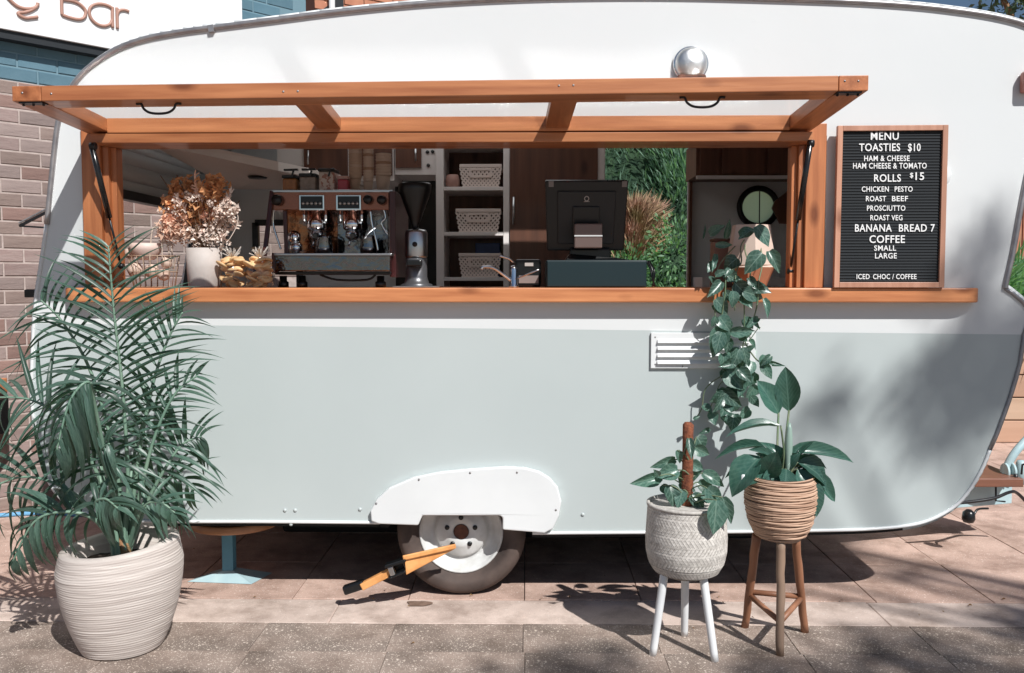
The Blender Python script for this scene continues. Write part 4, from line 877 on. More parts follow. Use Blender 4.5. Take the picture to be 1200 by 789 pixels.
solo(MB().lathe([(.03, 0), (.042, .012), (.045, .04), (.04, .07), (.033, .078), (.0001, .08)], (q.x, q.y, shz[0] + .001), 22), 'round_pot', mk('dusty_pink', (.42, .24, .20), .6), 'small dusty pink round pot left of the top basket', 'pot')
p, q = P(557, 297, yS + .30), P(586, 285, yS + .30)
solo(MB().box((p.x, yS + .302, shz[2] + .001), (q.x, yS + .36, q.z)), 'blue_packet', mk('blue_packet', (.02, .05, .19), .4, c2=(.03, .07, .25), vs=9), 'dark blue packet behind the bottom basket', 'packet', bevel=.004)
# till: drawer, monitor
yT = .20
till = thing('cash_drawer', (P(699, 333, yT).x, yT + .15, ZB), 'dark teal cash drawer on the bench under the monitor', 'cash drawer')
p, q = P(640.5, 334, yT), P(758, 305, yT); M_drw = mk('teal_black_enamel', (.014, .032, .038), .32)
MB().box((p.x, yT, ZB + .001), (q.x, yT + .34, q.z)).build('drawer_case', M_drw, till, .004)
MB().box((p.x + .004, yT - .006, ZB + .006), (q.x - .004, yT - .001, q.z - .006)).build('drawer_back', M_drw, till, .002)
zd = q.z + .001
mon = thing('pos_monitor', (P(690, 300, yT).x, yT + .15, zd), 'black touch screen till seen from behind on the cash drawer', 'monitor')
yM = yT + .10
c = [P(641, 294, yM + .03), P(731, 294, yM + .03), P(736.5, 212, yM - .05), P(639, 212, yM - .05)]
nrm = (c[1] - c[0]).cross(c[3] - c[0]).normalized()
MB().hexa([c[0] , c[1], c[1] - nrm * .04, c[0] - nrm * .04, c[3], c[2], c[2] - nrm * .04, c[3] - nrm * .04]).build('screen_housing', M_black, mon, .006)
def mp_(u, v, o_): return (c[0] * (1 - u) + c[1] * u) * (1 - v) + (c[3] * (1 - u) + c[2] * u) * v + nrm * o_
MB().hexa([mp_(.14, .1, .012), mp_(.86, .1, .012), mp_(.86, .1, 0), mp_(.14, .1, 0), mp_(.14, .86, .012), mp_(.86, .86, .012), mp_(.86, .86, 0), mp_(.14, .86, 0)]).build('rear_cover', mk('soft_black', (.02, .021, .022), .5), mon, .01)
MB().hexa([mp_(.33, .2, .026), mp_(.67, .2, .026), mp_(.67, .2, .012), mp_(.33, .2, .012), mp_(.33, .65, .022), mp_(.66, .65, .022), mp_(.66, .65, .012), mp_(.33, .65, .012)]).build('mount_cover', M_black, mon, .008)
rgp = [mp_(.5 + .026 * math.cos(a), .755 + .032 * math.sin(a), .014) for a in [2 * math.pi * k / 20 for k in range(20)]]
M_pw = mk('pale_print', (.55, .50, .47), .5)
MB().tube(rgp, .0022, 6, closed=True).tube([mp_(.465, .715, .014), mp_(.535, .715, .014)], .0018, 6).build('emblem', M_pw, mon)
for (u, v) in ((.07, .955), (.955, .955)): MB().hexa([mp_(u - .03, v - .04, .004), mp_(u + .03, v - .04, .004), mp_(u + .03, v - .04, .0), mp_(u - .03, v - .04, .0), mp_(u - .03, v + .04, .004), mp_(u + .03, v + .04, .004), mp_(u + .03, v + .04, .0), mp_(u - .03, v + .04, .0)]).build('sticker', mk('grey_sticker', (.22, .20, .2), .5), mon)
yc2 = yM - .09
p, q = P(673, 291, yc2), P(706, 262, yc2)
cdv = MB().box((p.x, yc2, p.z), (q.x, yc2 + .05, q.z)).build('customer_display', mk('bronze_display', (.20, .14, .125), .35, .3), mon, .006)
z_ = P(690, 276.5, yc2).z; MB().box((p.x, yc2 - .004, z_ - .003), (q.x, yc2 - .001, z_ + .003)).build('display_trim', M_spat, cdv)
MB().box((P(668, 300, yM).x, yM, zd), (P(716, 300, yM).x, yM + .10, P(700, 291, yM).z)).build('stand', M_black, mon, .01)
MB().hexa([V((P(662, 300, yM).x, yM - .05, zd)), V((P(740, 300, yM).x, yM - .05, zd)), V((P(735, 300, yM).x, yM + .16, zd)), V((P(662, 300, yM).x, yM + .16, zd)), V((P(668, 300, yM).x, yM - .03, zd + .03)), V((P(720, 300, yM).x, yM - .03, zd + .012)), V((P(720, 300, yM).x, yM + .14, zd + .02)), V((P(668, 300, yM).x, yM + .14, zd + .035))]).build('stand_foot', M_black, mon, .004)
for k in range(3):
    MB().tube(smooth_path([P(757 + k * 2, 306, .3 + k * .02), P(762 + k * 2, 315, .3), P(764 + k * 1.5, 325, .29), P(768 - k * 2, 336, .3)], 4), .004, 6).build('cable', M_black, mon)
# receipt printer
p, q = P(604, 334, .32), P(634, 304, .32)
pr_ = thing('receipt_printer', ((p.x + q.x) / 2, .4, ZB), 'small black receipt printer between the tap and the cash drawer', 'printer')
MB().box((p.x, .32, ZB + .001), (q.x, .5, q.z)).build('printer_case', M_black, pr_, .01)
p, q = P(608, 332, .31), P(631, 323, .31); MB().box((p.x, .312, p.z), (q.x, .319, q.z)).build('printer_front', mk('grey_front', (.30, .24, .22), .5), pr_)
p, q = P(615, 312, .31), P(625, 308, .31); MB().box((p.x, .314, p.z), (q.x, .319, q.z)).build('printer_badge', M_pw, pr_)
# tap
tap = thing('mixer_tap', (P(602, 333, .22).x, .22, ZB), 'chrome mixer tap with long thin spout on the bench left of the printer', 'tap')
q = P(602, 333, .22)
MB().lathe([(.024, 0), (.022, .008), (.017, .02), (.017, .085), (.014, .10), (.0001, .104)], (q.x, .22, ZB), 18).build('tap_body', M_chrome, tap)
MB().tube(smooth_path([P(599, 329, .22), P(590, 322, .20), P(578, 314, .17), P(566, 313, .15), P(565, 316, .15)], 4), .0075, 10).build('spout', M_chrome, tap)
MB().tube(smooth_path([P(602, 308, .22), P(596, 303, .2), P(585, 300, .18)], 3), .0055, 8).build('lever', M_chrome, tap)
MB().tube([P(607, 326, .2), P(632, 316, .16)], .004, 8).build('lever_rod', M_chrome, tap)
# ------------------------------------------------------------------ leaves
def leafmesh(name, prof, mat, droop=.15, fold=.18, nseg=8, wav=0.0, seed=0):
    rs = random.Random(seed); vs = []; fs = []
    for i in range(nseg + 1):
        t = i / nseg; wd = prof(t) / 2; z = -droop * t * t + (rs.uniform(-wav, wav) if wav else 0); y = t * (1 - droop * droop * .6 * t)
        e = fold * wd * 2; wl = rs.uniform(-wav, wav) if wav else 0
        vs += [V((-wd, y, z + e + wl)), V((-wd * .5, y, z + e * .4)), V((0, y, z)), V((wd * .5, y, z + e * .4)), V((wd, y, z + e - wl))]
        if i:
            a = (i - 1) * 5; b = i * 5; fs += [(a + k, a + k + 1, b + k + 1, b + k) for k in range(4)]
    me = bpy.data.meshes.new(name); me.from_pydata([tuple(v) for v in vs], [], fs)
    me.materials.append(mat)
    for p in me.polygons: p.use_smooth = True
    return me
def heart(t): return max(0.02, (math.sin(math.pi * min(1, t * .93 + .10)) ** .75) * (1.12 - .42 * t)) if t < .985 else .01
def lance(t): return max(.02, math.sin(math.pi * min(1, t * .98 + .02)) ** .8) if t < .99 else .01
def strip(t): return (min(1, .35 + t * 3.5) * (1 - t ** 2.4)) + .015
LPo = [leafmesh('leaf', heart, M_pothos, d, f, 8, .012, s) for d, f, s in ((.1, .16, 1), (.28, .22, 2), (.18, .05, 3), (.4, .12, 4))]
LLi = [leafmesh('leaf', lance, M_lily, d, f, 9, .008, s) for d, f, s in ((.12, .16, 1), (.32, .12, 2), (.5, .2, 3))]
def place_leaf(me, B, T, n, width, parent, name='leaf'):
    B, T = V(B), V(T); d = T - B; L = d.length; y = d.normalized(); n = V(n); x = y.cross(n)
    x = x.normalized() if x.length > 1e-3 else y.orthogonal().normalized(); z = x.cross(y)
    M = Matrix.Translation(B) @ Matrix((x * width, y * L, z * L)).transposed().to_4x4()
    return inst(name, me, parent, M)
CAMN = V((0, -1, .25))
# ------------------------------------------------------------------ palm in ribbed pot
PY = G(145, 777).y + .155
pcx = G(145, 778).x; c_l, c_r = P(66, 648, PY).x, P(216, 640, PY).x; pcx = (c_l + c_r) / 2; PRr = (c_r - c_l) / 2 * .905; ZR = P(141, 637, PY).z; 
def ribs(r, h, a): return r + .0016 * math.sin(h * 620 + 2.0 * math.sin(a * 2)) + .0012 * math.sin(a * 3 + h * 12), h + (.028 * math.cos(a - .5) if h > .43 else .0) * 1.0
prof = []
for i in range(200):
    h = (ZR - .006) * i / 199; t = i / 199
    r = .150 + (PRr - .150) * (1 - (1 - min(1, t * 1.18)) ** 2.0); r -= .016 * max(0, t - .8) / .2
    if i == 0: prof.append((.125, 0)); 
    prof.append((r, h + .006))
inner = [(PRr - .045, ZR + .010), (PRr - .060, ZR), (PRr - .065, ZR - .10)]
palm = thing('potted_palm', (pcx, PY, 0), 'large kentia palm with long arching fronds in a pale ribbed clay pot', 'palm')
pot = MB().lathe(prof + inner, (pcx, PY, 0), 72, fn=lambda r, h, a: ((r + .0006 * math.sin(h * 640 + 2.5 * math.sin(a * 2) + 3 * noise.noise(V((h * 9, math.cos(a), math.sin(a))))) + .0011 * noise.noise(V((h * 240, math.cos(a) * 1.5, math.sin(a) * 1.5))) if h < ZR - .006 else r) * (1 + .02 * math.sin(2 * a + .4)), h + (.020 * math.cos(a - .6)) * max(0, min(1, (h - .2) / .25)))).build('pot', M_potw, palm)
MB().lathe([(.0001, ZR - .07), (.10, ZR - .065), (PRr - .055, ZR - .08)], (pcx, PY, 0), 30, fn=lambda r, h, a: (r, h + .01 * math.sin(a * 5 + r * 40))).build('soil', M_soil, palm)
m = MB(); k0 = V((pcx + .035, PY - .02, ZR - .075))
m.tube(smooth_path([k0, k0 + V((-.008, 0, .05)), k0 + V((-.02, 0, .12))], 6), [.028, .026, .027, .024, .026, .023, .024, .022, .023, .02, .021, .019, .018], 12); m.build('cane', M_cane, palm)
MB().hexa([(pcx + .05, PY - .06, ZR - .07), (pcx + .15, PY - .06, ZR - .06), (pcx + .15, PY + .06, ZR - .06), (pcx + .06, PY + .04, ZR - .07), (pcx + .075, PY - .03, ZR - .04), (pcx + .145, PY - .03, ZR - .01), (pcx + .15, PY + .05, ZR), (pcx + .09, PY + .03, ZR - .035)]).build('paper_bag', M_mort, palm, .008)
leaflets = [leafmesh('leaflet', strip, M_palm, d, .028, 7, .0, 1) for d in (.10, .25, .42, .65)]
rp = random.Random(21); NL = [0]; mass = MB()
def frond(pts, L, n_side, droop, spread=.75, t0=.25, wd=.023, nh=(0, -1, .3), asym=1.0):
    n_side = max(7, int(n_side * .86))
    path = smooth_path([P(a, b, y) for a, b, y in pts], 8); N_ = len(path)
    rad = [.0085 * (1 - .78 * i / (N_ - 1)) + .0012 for i in range(N_)]
    fr = MB().tube(path, rad, 6).build('frond', M_palmstem, palm)
    nh = V(nh)
    for i in range(n_side):
        t = t0 + (1 - t0) * (i + .5) / n_side; q = t * (N_ - 1); a = min(int(q), N_ - 2); pos = path[a].lerp(path[a + 1], q - a); tan = (path[a + 1] - path[a]).normalized()
        side = tan.cross(nh).normalized(); u = (t - t0) / (1 - t0)
        ln = L * (0.55 + .9 * math.sin(math.pi * min(1, u * .85 + .18)) ** 1.0 * .62) * rp.uniform(.86, 1.1)
        if u > .9: ln *= .8
        for s in (1, -1):
            fwd = spread * (.55 + .8 * u) * rp.uniform(.85, 1.15)
            d = (side * s + tan * fwd + nh.normalized() * rp.uniform(-.05, .28)).normalized()
            d.z -= droop * rp.uniform(.7, 1.3) * (.6 if d.z > 0 else 1.0) * .5; d.normalize()
            T = pos + d * ln * (asym if s > 0 else 1)
            upn = (V((0, -.25, 1)) - d * d.dot(V((0, -.25, 1)))) + nh * .25
            me = leaflets[min(3, max(0, int(droop * 2.2 + rp.uniform(0, 1.8))))]
            if NL[0] < 296 : place_leaf(me, pos, T, upn, wd * rp.uniform(.8, 1.15), fr, 'leaflet'); NL[0] += 1
            else:
                y = (T - pos).normalized(); x = y.cross(upn).normalized(); z = x.cross(y); w_ = wd * rp.uniform(.8, 1.15); LL = (T - pos).length
                M = Matrix.Translation(pos) @ Matrix((x * w_, y * LL, z * LL)).transposed().to_4x4()
                b = len(mass.v); mass.v += [M @ v.co for v in me.vertices]
                for p in me.polygons: mass.f.append(tuple(b + k for k in p.vertices)); mass.m.append(0); mass.sm.append(True)
Bx = [(150, 640, PY - .02)]
# nearest / most visible first: (path in photograph pixels with depth), leaflet length, pairs, droop
frond([(148, 640, PY), (150, 560, PY - .02), (143, 450, PY - .03), (134, 370, PY - .05), (127, 288, PY - .06)], .34, 30, .30, .95, .34, .019)
frond([(142, 645, PY), (128, 560, PY - .08), (112, 480, PY - .18), (104, 448, PY - .25), (82, 470, PY - .30), (66, 530, PY - .33)], .30, 14, 1.5, .5, .50, .030, nh=(.2, -1, .5))
frond([(140, 645, PY), (120, 570, PY - .05), (85, 505, PY - .08), (40, 470, PY - .10), (-12, 466, PY - .1)], .30, 18, .7, .8, .3)
frond([(150, 640, PY), (162, 540, PY), (178, 455, PY + .02), (196, 400, PY + .04), (214, 366, PY + .04)], .22, 15, .45, 1.1, .35, .018)
frond([(150, 640, PY), (166, 570, PY - .03), (182, 510, PY - .03), (205, 462, PY - .02), (232, 440, PY)], .19, 12, .6, 1.1, .35, .019)
frond([(138, 648, PY), (112, 610, PY - .10), (75, 600, PY - .14), (40, 612, PY - .16), (14, 660, PY - .16)], .24, 12, 1.2, .7, .35, .030)
frond([(140, 648, PY), (122, 612, PY - .16), (112, 590, PY - .2), (124, 585, PY - .24), (138, 596, PY - .27)], .20, 8, 1.6, .4, .45, .026)
frond([(146, 642, PY), (135, 540, PY), (108, 440, PY + .02), (75, 380, PY + .02), (48, 352, PY)], .30, 18, .7, .7, .32)
frond([(152, 642, PY), (172, 590, PY), (196, 545, PY), (215, 520, PY + .02), (236, 512, PY + .03)], .22, 13, .8, .7, .3)
frond([(138, 645, PY), (100, 590, PY - .05), (60, 565, PY - .06), (20, 560, PY - .06), (-25, 580, PY - .08)], .30, 14, .9, .8, .25)
frond([(152, 645, PY), (165, 600, PY + .06), (180, 570, PY + .1), (205, 560, PY + .12), (228, 575, PY + .12)], .24, 12, 1.0, .6, .25)
frond([(145, 645, PY), (138, 600, PY - .1), (125, 555, PY - .18), (118, 530, PY - .22), (128, 520, PY - .28)], .26, 11, 1.1, .5, .3)
frond([(146, 645, PY), (142, 580, PY + .08), (128, 520, PY + .12), (108, 480, PY + .14), (84, 470, PY + .14)], .24, 13, .9, .6, .3)
frond([(148, 645, PY), (152, 585, PY + .05), (160, 520, PY + .09), (176, 480, PY + .1), (196, 470, PY + .1)], .22, 12, .7, .7, .3)
frond([(140, 648, PY), (118, 615, PY), (85, 600, PY + .02), (55, 605, PY + .02), (28, 640, PY + .02)], .22, 10, 1.0, .7, .3)
frond([(150, 645, PY), (160, 610, PY - .06), (172, 590, PY - .08), (190, 590, PY - .08), (206, 602, PY - .08)], .16, 9, .9, .6, .35)
if mass.v: o = mass.build('leaflets', M_palm, palm, fix=False); o['kind'] = 'stuff'
for k in range(14):
    a = rp.uniform(0, 6.28); MB().tube(smooth_path([k0 + V((.03 * math.cos(a) - .02, .03 * math.sin(a), .0)), k0 + V((.03 * math.cos(a) - .03, .03 * math.sin(a), .12)), k0 + V((.07 * math.cos(a) - .04, .05 * math.sin(a), .30 + rp.uniform(0, .15)))], 4), [.009, .009, .009, .008, .008, .007, .007, .006, .005], 6).build('stalk', M_palmstem, palm)

# ------------------------------------------------------------------ white leg planter
def leg(parent, p0, p1, r0, r1, mat, wob=0, name='leg', seed=0):
    rs = random.Random(seed); n = 10; p0, p1 = V(p0), V(p1)
    pts = [p0.lerp(p1, i / n) + V((rs.uniform(-wob, wob), rs.uniform(-wob, wob), 0)) for i in range(n + 1)]
    return MB().tube(pts, [r0 + (r1 - r0) * i / n + (rs.uniform(-wob, wob) * .5) for i in range(n + 1)], 14).build(name, mat, parent)
fl1, fl2, fl3 = G(765, 768), G(838, 775), G(802, 745)
wcn = (fl1 + fl2 + fl3) / 3; wy = wcn.y
wx0, wx1 = P(755, 640, wy).x, P(853, 640, wy).x; wcx = (wx0 + wx1) / 2; wr = (wx1 - wx0) / 2 * .96
wzb, wzt = P(805, 679, wy - wr * .4).z, P(805, 604, wy - wr).z + .004
wp = thing('white_leg_planter', (wcx, wy, 0), 'grey woven bamboo planter on three straight white legs with a moss pole plant', 'potted plant')
hh = wzt - wzb
bp1 = MB(); pf = [(.0001, 0), (wr * .55, .0), (wr * .80, .018), (wr * .93, .055), (wr * .99, .10), (wr, .15), (wr * .97, hh * .8), (wr * .95, hh), (wr * .91, hh), (wr * .90, hh - .06)]
bp1.lathe(pf, (wcx, wy, wzb), 48); basket1 = bp1.build('planter_basket', M_gapg, wp)
def rad_at(pf, h):
    for (r0, h0), (r1, h1) in zip(pf, pf[1:]):
        if h0 <= h <= h1 and h1 > h0: return r0 + (r1 - r0) * (h - h0) / (h1 - h0)
    return pf[-1][0]
wv = MB(); nc = 64; nrw = 24; prf = pf[1:8]
for j in range(nrw):                                # herringbone strips
    h0 = .012 + (hh - .012) * j / nrw; dh = (hh - .012) / nrw
    for k in range(nc):
        a0 = 2 * math.pi * (k + (.5 if j % 2 else 0)) / nc; sl = (1 if (j // 3) % 2 else -1) * .07
        pt = []
        for (da, dhh, lift) in ((-.044, -.3, .0006), (.044, -.3, .0024), (.044 + sl, 1.25, .0006), (-.044 + sl, 1.25, .0024)):
            h = min(hh, max(.004, h0 + dh * dhh)); r = rad_at(prf, h) + lift; pt.append(V((wcx + r * math.cos(a0 + da), wy + r * math.sin(a0 + da), wzb + h)))
        wv.add(pt, [(0, 1, 2, 3)])
o = wv.build('woven_strips', M_basket, wp, fix=False); o['kind'] = 'stuff'
MB().lathe([(wr * .93, hh - .006), (wr * .985, hh - .004), (wr * .985, hh + .006), (wr * .92, hh + .008), (wr * .90, hh - .003)], (wcx, wy, wzb), 48).build('basket_rim', M_basket, wp)
MB().lathe([(.0001, hh - .028), (wr * .5, hh - .03), (wr * .91, hh - .035)], (wcx, wy, wzb), 28, fn=lambda r, h, a: (r, h + .006 * math.sin(a * 7 + r * 90))).build('soil', M_soil, wp)
for k, (ft, tp) in enumerate(((fl1, (779, 672)), (fl2, (823, 672)), (fl3, (803, 672)))):
    t_ = P(tp[0], tp[1], wy + (-.06 if k < 2 else .07)); ft.z = .0; leg(wp, t_ + V((0, 0, .012)), ft, .0165, .0145, M_bag, 0, seed=k)
mp0, mp1 = P(805, 600, wy - .01), P(799, 488, wy + .14)
MB().lathe([(.021, 0), (.023, .01), (.022, .30), (.020, (mp1 - mp0).z - .01), (.012, (mp1 - mp0).z), (.0001, (mp1 - mp0).z + .002)], mp0, 20, fn=lambda r, h, a: (r * (1 + .08 * math.sin(a * 4 + h * 80) + .05 * math.sin(h * 190 + a)), h)).build('moss_pole', M_moss, wp)
rl = random.Random(5)
def leaves(parent, lst, meshes, ox, oy, sc, y, seed=0, yv=.05, stem_to=None, smat=M_stem, nvar=.35):
    rs = random.Random(seed)
    for L in lst:
        bx_, by_, tx, ty, wpx = L[:5]; dy = L[5] if len(L) > 5 else rs.uniform(-yv, yv); tilt = L[6] if len(L) > 6 else 0
        B = P(ox + bx_ / sc, oy + by_ / sc, y + dy); T = P(ox + tx / sc, oy + ty / sc, y + dy - rs.uniform(.0, .05) + tilt)
        w_ = wpx / sc / FPX * (4 + y + dy)
        n = CAMN + V((rs.uniform(-nvar, nvar), 0, rs.uniform(-nvar, nvar)))
        place_leaf(rs.choice(meshes), B, T, n, w_, parent)
        if stem_to is not None:
            s0 = stem_to(B, rs)
            mid = s0.lerp(B, .55) + V((0, -.01, .015)); MB().tube(smooth_path([s0, mid, B], 3), .0026, 5).build('stem', smat, parent)
# crop: 5.636x at (740,480)
L1 = [(190, 440, 5, 500, 100), (305, 400, 165, 440, 120), (290, 330, 140, 385, 75), (430, 180, 500, 270, 120), (420, 250, 520, 305, 90), (400, 330, 430, 500, 130), (470, 420, 630, 495, 100), (440, 480, 570, 560, 95),
      (250, 500, 300, 640, 120), (340, 530, 300, 650, 90), (400, 560, 490, 660, 110), (560, 600, 550, 830, 165, -.16), (600, 580, 670, 760, 90, -.13), (300, 270, 330, 360, 55), (380, 190, 400, 330, 60), (350, 400, 330, 520, 70, .02), (460, 560, 560, 600, 100, -.05), (180, 440, 150, 400, 50),
      (200, 500, 250, 560, 70), (430, 620, 440, 690, 60), (500, 520, 600, 610, 110, -.1), (320, 480, 420, 540, 90), (380, 350, 480, 400, 80)]
leaves(wp, L1, LPo, 740, 480, 5.636, wy + .00, 2, .075, lambda B, r: mp0 + V((r.uniform(-.02, .02), -.012, max(.01, min(B.z - mp0.z - .02, .26) + r.uniform(-.05, .0)))))
# ------------------------------------------------------------------ cane stool planter
ft = [G(873, 735), G(914, 768), G(943, 741)]
bc = V((P(915, 600, -.50).x, -.50, 0)); by = bc.y
bx0, bx1 = P(871.5, 590, by).x, P(957.5, 590, by).x; bcx = (bx0 + bx1) / 2; br = (bx1 - bx0) / 2 * .95
bzb, bzt = P(913, 637, by - br * .55).z, P(913, 566, by - br).z
bpn = thing('cane_stool_planter', (bcx, by, 0), 'brown coiled rattan planter with broad leaved lily on a three legged brown cane stand', 'potted plant')
bh = bzt - bzb
pf2 = [(.0001, 0), (br * .52, .0), (br * .70, .02), (br * .88, .07), (br * .97, .13), (br * .99, .18), (br * .93, bh * .93), (br * .89, bh), (br * .84, bh), (br * .82, bh - .05)]
MB().lathe(pf2, (bcx, by, bzb), 48).build('planter_basket', M_gap, bpn)
rr2 = random.Random(9); coil = MB(); h = .006; k = 0
while h < bh:
    th = rr2.uniform(.0032, .0052); r = rad_at(pf2[1:8], h); pts = []
    for q in range(28):
        a = 2 * math.pi * q / 28; pts.append(V((bcx + (r + .002 + .0014 * math.sin(a * 3 + k * 1.7)) * math.cos(a), by + (r + .002 + .0014 * math.sin(a * 3 + k * 1.7)) * math.sin(a), bzb + h + .0022 * math.sin(a * 2 + k * 2.3))))
    coil.tube(pts, th, 5, closed=True); h += th * 1.75; k += 1
o = coil.build('rattan_coils', M_rattan, bpn, fix=False); o['kind'] = 'stuff'
MB().lathe([(.0001, bh - .03), (br * .85, bh - .035)], (bcx, by, bzb), 24).build('soil', M_soil, bpn)
tops = [(887, 630, .02), (915, 634, -.07), (932, 630, .03)]; lgs = []
for k in range(3):
    t_ = P(tops[k][0], tops[k][1], by + tops[k][2]); t_.z += .012; lgs.append((t_, ft[k])); leg(bpn, t_, ft[k], .0175, .0155, M_bamboo if k != 1 else mk('weathered_cane_leg', (0.30, 0.20, 0.14), .55, c2=(.22, .15, .11), vs=9, stretch=(1, 1, .4), bump=.2), .0018, seed=k + 4)
def onleg(k, px_y):
    t_, f = lgs[k]; z = px_y; s_ = (z - f.z) / (t_.z - f.z); return f.lerp(t_, s_)
for (a, b, za, zb_) in ((0, 1, .165, .135), (1, 2, .135, .165), (0, 2, .18, .17)):
    MB().tube([onleg(a, za), onleg(b, zb_)], .0115, 10).build('stretcher', M_bamboo, bpn)
# lily leaves: crop 3.586x at (740,380)
L2 = [(625, 600, 538, 236, 118, .24), (655, 580, 648, 182, 100, .25), (560, 520, 355, 500, 34), (630, 420, 400, 405, 42), (640, 540, 965, 520, 60, -.02), (700, 580, 865, 640, 85, -.04), (720, 600, 870, 745, 60, 0), (720, 640, 815, 800, 85, -.09), (540, 560, 395, 690, 100, -.08), (560, 640, 610, 545, 80, -.1),
      (540, 640, 660, 560, 60), (530, 590, 380, 605, 34), (700, 560, 760, 490, 20), (640, 600, 700, 520, 24), (700, 590, 850, 560, 50), (720, 590, 830, 690, 60), (660, 610, 690, 545, 40), (700, 620, 780, 640, 40), (600, 560, 500, 520, 30)]
lc = V((bcx, by, bzt - .03)); L2 += [(600, 590, 470, 660, 60, -.06), (640, 600, 585, 470, 50, .02), (680, 600, 790, 560, 55, .03), (700, 610, 760, 700, 60, -.07), (600, 600, 540, 520, 50, .05), (650, 610, 650, 690, 60, -.1), (620, 600, 560, 700, 60, -.09), (690, 600, 880, 610, 50, .04)]
rs = random.Random(4)
for i, L in enumerate(L2):
    bx_, by_, tx, ty, wpx = L[:5]; dy = L[5] if len(L) > 5 else rs.uniform(-.05, .05); sc = 3.586
    T = P(740 + tx / sc, 380 + ty / sc, by + dy - .02)
    if i < 2:
        B = P(740 + (618 + i * 44) / sc, 380 + (375 - i * 12) / sc, by + dy)
        s0 = lc + V((-.01 + .02 * i, 0, 0)); MB().tube(smooth_path([s0, s0.lerp(B, .5) + V((-.004, 0, 0)), B], 4), .0045, 6).build('stem', M_stem, bpn)
        place_leaf(LLi[0], B, T, CAMN + V((.3 - .6 * i, 0, 0)), (.100, .105)[i], bpn); continue
    if i == 3:
        B = P(740 + 628 / sc, 380 + 430 / sc, by + dy); s0 = lc; MB().tube(smooth_path([s0, s0.lerp(B, .5) + V((.012, 0, 0)), B], 4), .004, 6).build('stem', M_stem, bpn)
        place_leaf(LLi[1], B, T, V((0, -.3, 1)), .05, bpn); continue
    B = P(740 + bx_ / sc, 380 + by_ / sc, by + dy * .4)
    s0 = lc + V((rs.uniform(-.03, .03), rs.uniform(-.03, .03), 0))
    MB().tube(smooth_path([s0, s0.lerp(B, .6) + V((0, 0, .012)), B], 3), .0035, 5).build('stem', M_stem, bpn)
    place_leaf(LLi[i % 3], B, T, V((rs.uniform(-.3, .3), -.7, .8)), wpx * 1.25 / sc / FPX * 3.5, bpn)
MB().tube(smooth_path([lc + V((.02, -.02, .0)), lc + V((.022, -.02, .12)), lc + V((.024, -.02, .24))], 4), [.006, .007, .009, .012, .015, .016, .014, .010, .004], 8).build('flower_spathe', mk('pale_spathe', (.26, .36, .31), .3), bpn)
MB().lathe([(.0001, 0), (.012, .002), (.012, .05), (.008, .055)], P(871, 572, by - .04) - V((0, 0, .0)), 8).build('plant_tag', M_spat, bpn)

# ------------------------------------------------------------------ pothos on the counter, trailing in front
vy = .075
tp_ = thing('trailing_plant', (P(876, 334, vy).x, vy, ZB), 'trailing pothos in a faceted cream and terracotta pot, vines hanging over the counter', 'potted plant')
pcx2 = P(881, 330, vy).x
M_cream = mk('cream_glaze', (.66, .52, .44), .55, c2=(.60, .46, .38), vs=6); M_terr = mk('terracotta_glaze', (.42, .18, .10), .6, c2=(.36, .15, .08), vs=9)
pw = (P(914, 300, vy).x - P(850, 300, vy).x) / 2; ph_ = P(880, 262, vy).z - ZB
m = MB(); n6 = 6
lev = [(pw * .62, .001, .2), (pw * .98, ph_ * .32, .2), (pw * .95, ph_ * .36, .5), (pw * .72, ph_ * .98, .5)]
base = 0
for (r, h, ph0) in lev:
    m.v += [V((pcx2 + r * math.cos(2 * math.pi * k / n6 + ph0), vy + .03 + r * .9 * math.sin(2 * math.pi * k / n6 + ph0), ZB + h)) for k in range(n6)]
m.f.append((5, 4, 3, 2, 1, 0)); m.m.append(1); m.sm.append(False)
for j in range(3):
    for k in range(n6):
        a, b, c_, d_ = j * 6 + k, j * 6 + (k + 1) % 6, (j + 1) * 6 + (k + 1) % 6, (j + 1) * 6 + k
        for f in ((a, b, c_), (a, c_, d_)): m.f.append(f); m.m.append(1 if j == 0 else 0); m.sm.append(False)
m.f.append(tuple(18 + k for k in range(6))); m.m.append(2); m.sm.append(False)
m.build('faceted_pot', [M_cream, M_terr, M_soil], tp_)
p, q = P(836, 334, .22), P(866, 283, .22)
kc = thing('brown_canister', ((p.x + q.x) / 2, .26, ZB), 'dull brown canister behind the trailing plant on the bench', 'canister')
MB().box((p.x, .22, ZB + .001), (q.x, .31, q.z)).build('canister_body', mk('brown_board', (.25, .14, .10), .6), kc, .006)
MB().box((p.x - .003, .217, q.z + .0005), (q.x + .003, .313, q.z + .014)).build('lid', M_darkwood, kc, .004)
fyv = -.10
def strand(pts, r=.0032):
    MB().tube(smooth_path([P(770 + a / 4.382, 250 + b / 4.382, y) for a, b, y in pts], 5), r, 6).build('vine', M_stem, tp_)
strand([(470, 110, .08), (430, 170, .0), (430, 260, -.08), (360, 310, -.10), (350, 400, -.11), (340, 480, -.11), (320, 590, -.1), (300, 700, -.1)])
strand([(480, 110, .08), (450, 180, .02), (480, 300, -.09), (450, 420, -.11), (448, 560, -.1), (440, 690, -.09), (410, 789, -.09), (380, 900, -.08)])
strand([(520, 100, .08), (540, 250, -.02), (520, 360, -.10), (515, 460, -.11), (490, 560, -.11), (450, 650, -.1), (500, 740, -.09), (545, 775, -.09)])
strand([(400, 170, .05), (330, 250, -.03), (300, 330, -.09), (290, 420, -.11), (300, 540, -.11)], .0028)
strand([(470, 660, -.1), (520, 590, -.1), (530, 590, -.1)], .002)
strand([(420, 790, -.09), (340, 830, -.08), (250, 900, -.07), (230, 1000, -.06), (200, 1050, -.06)], .0028)
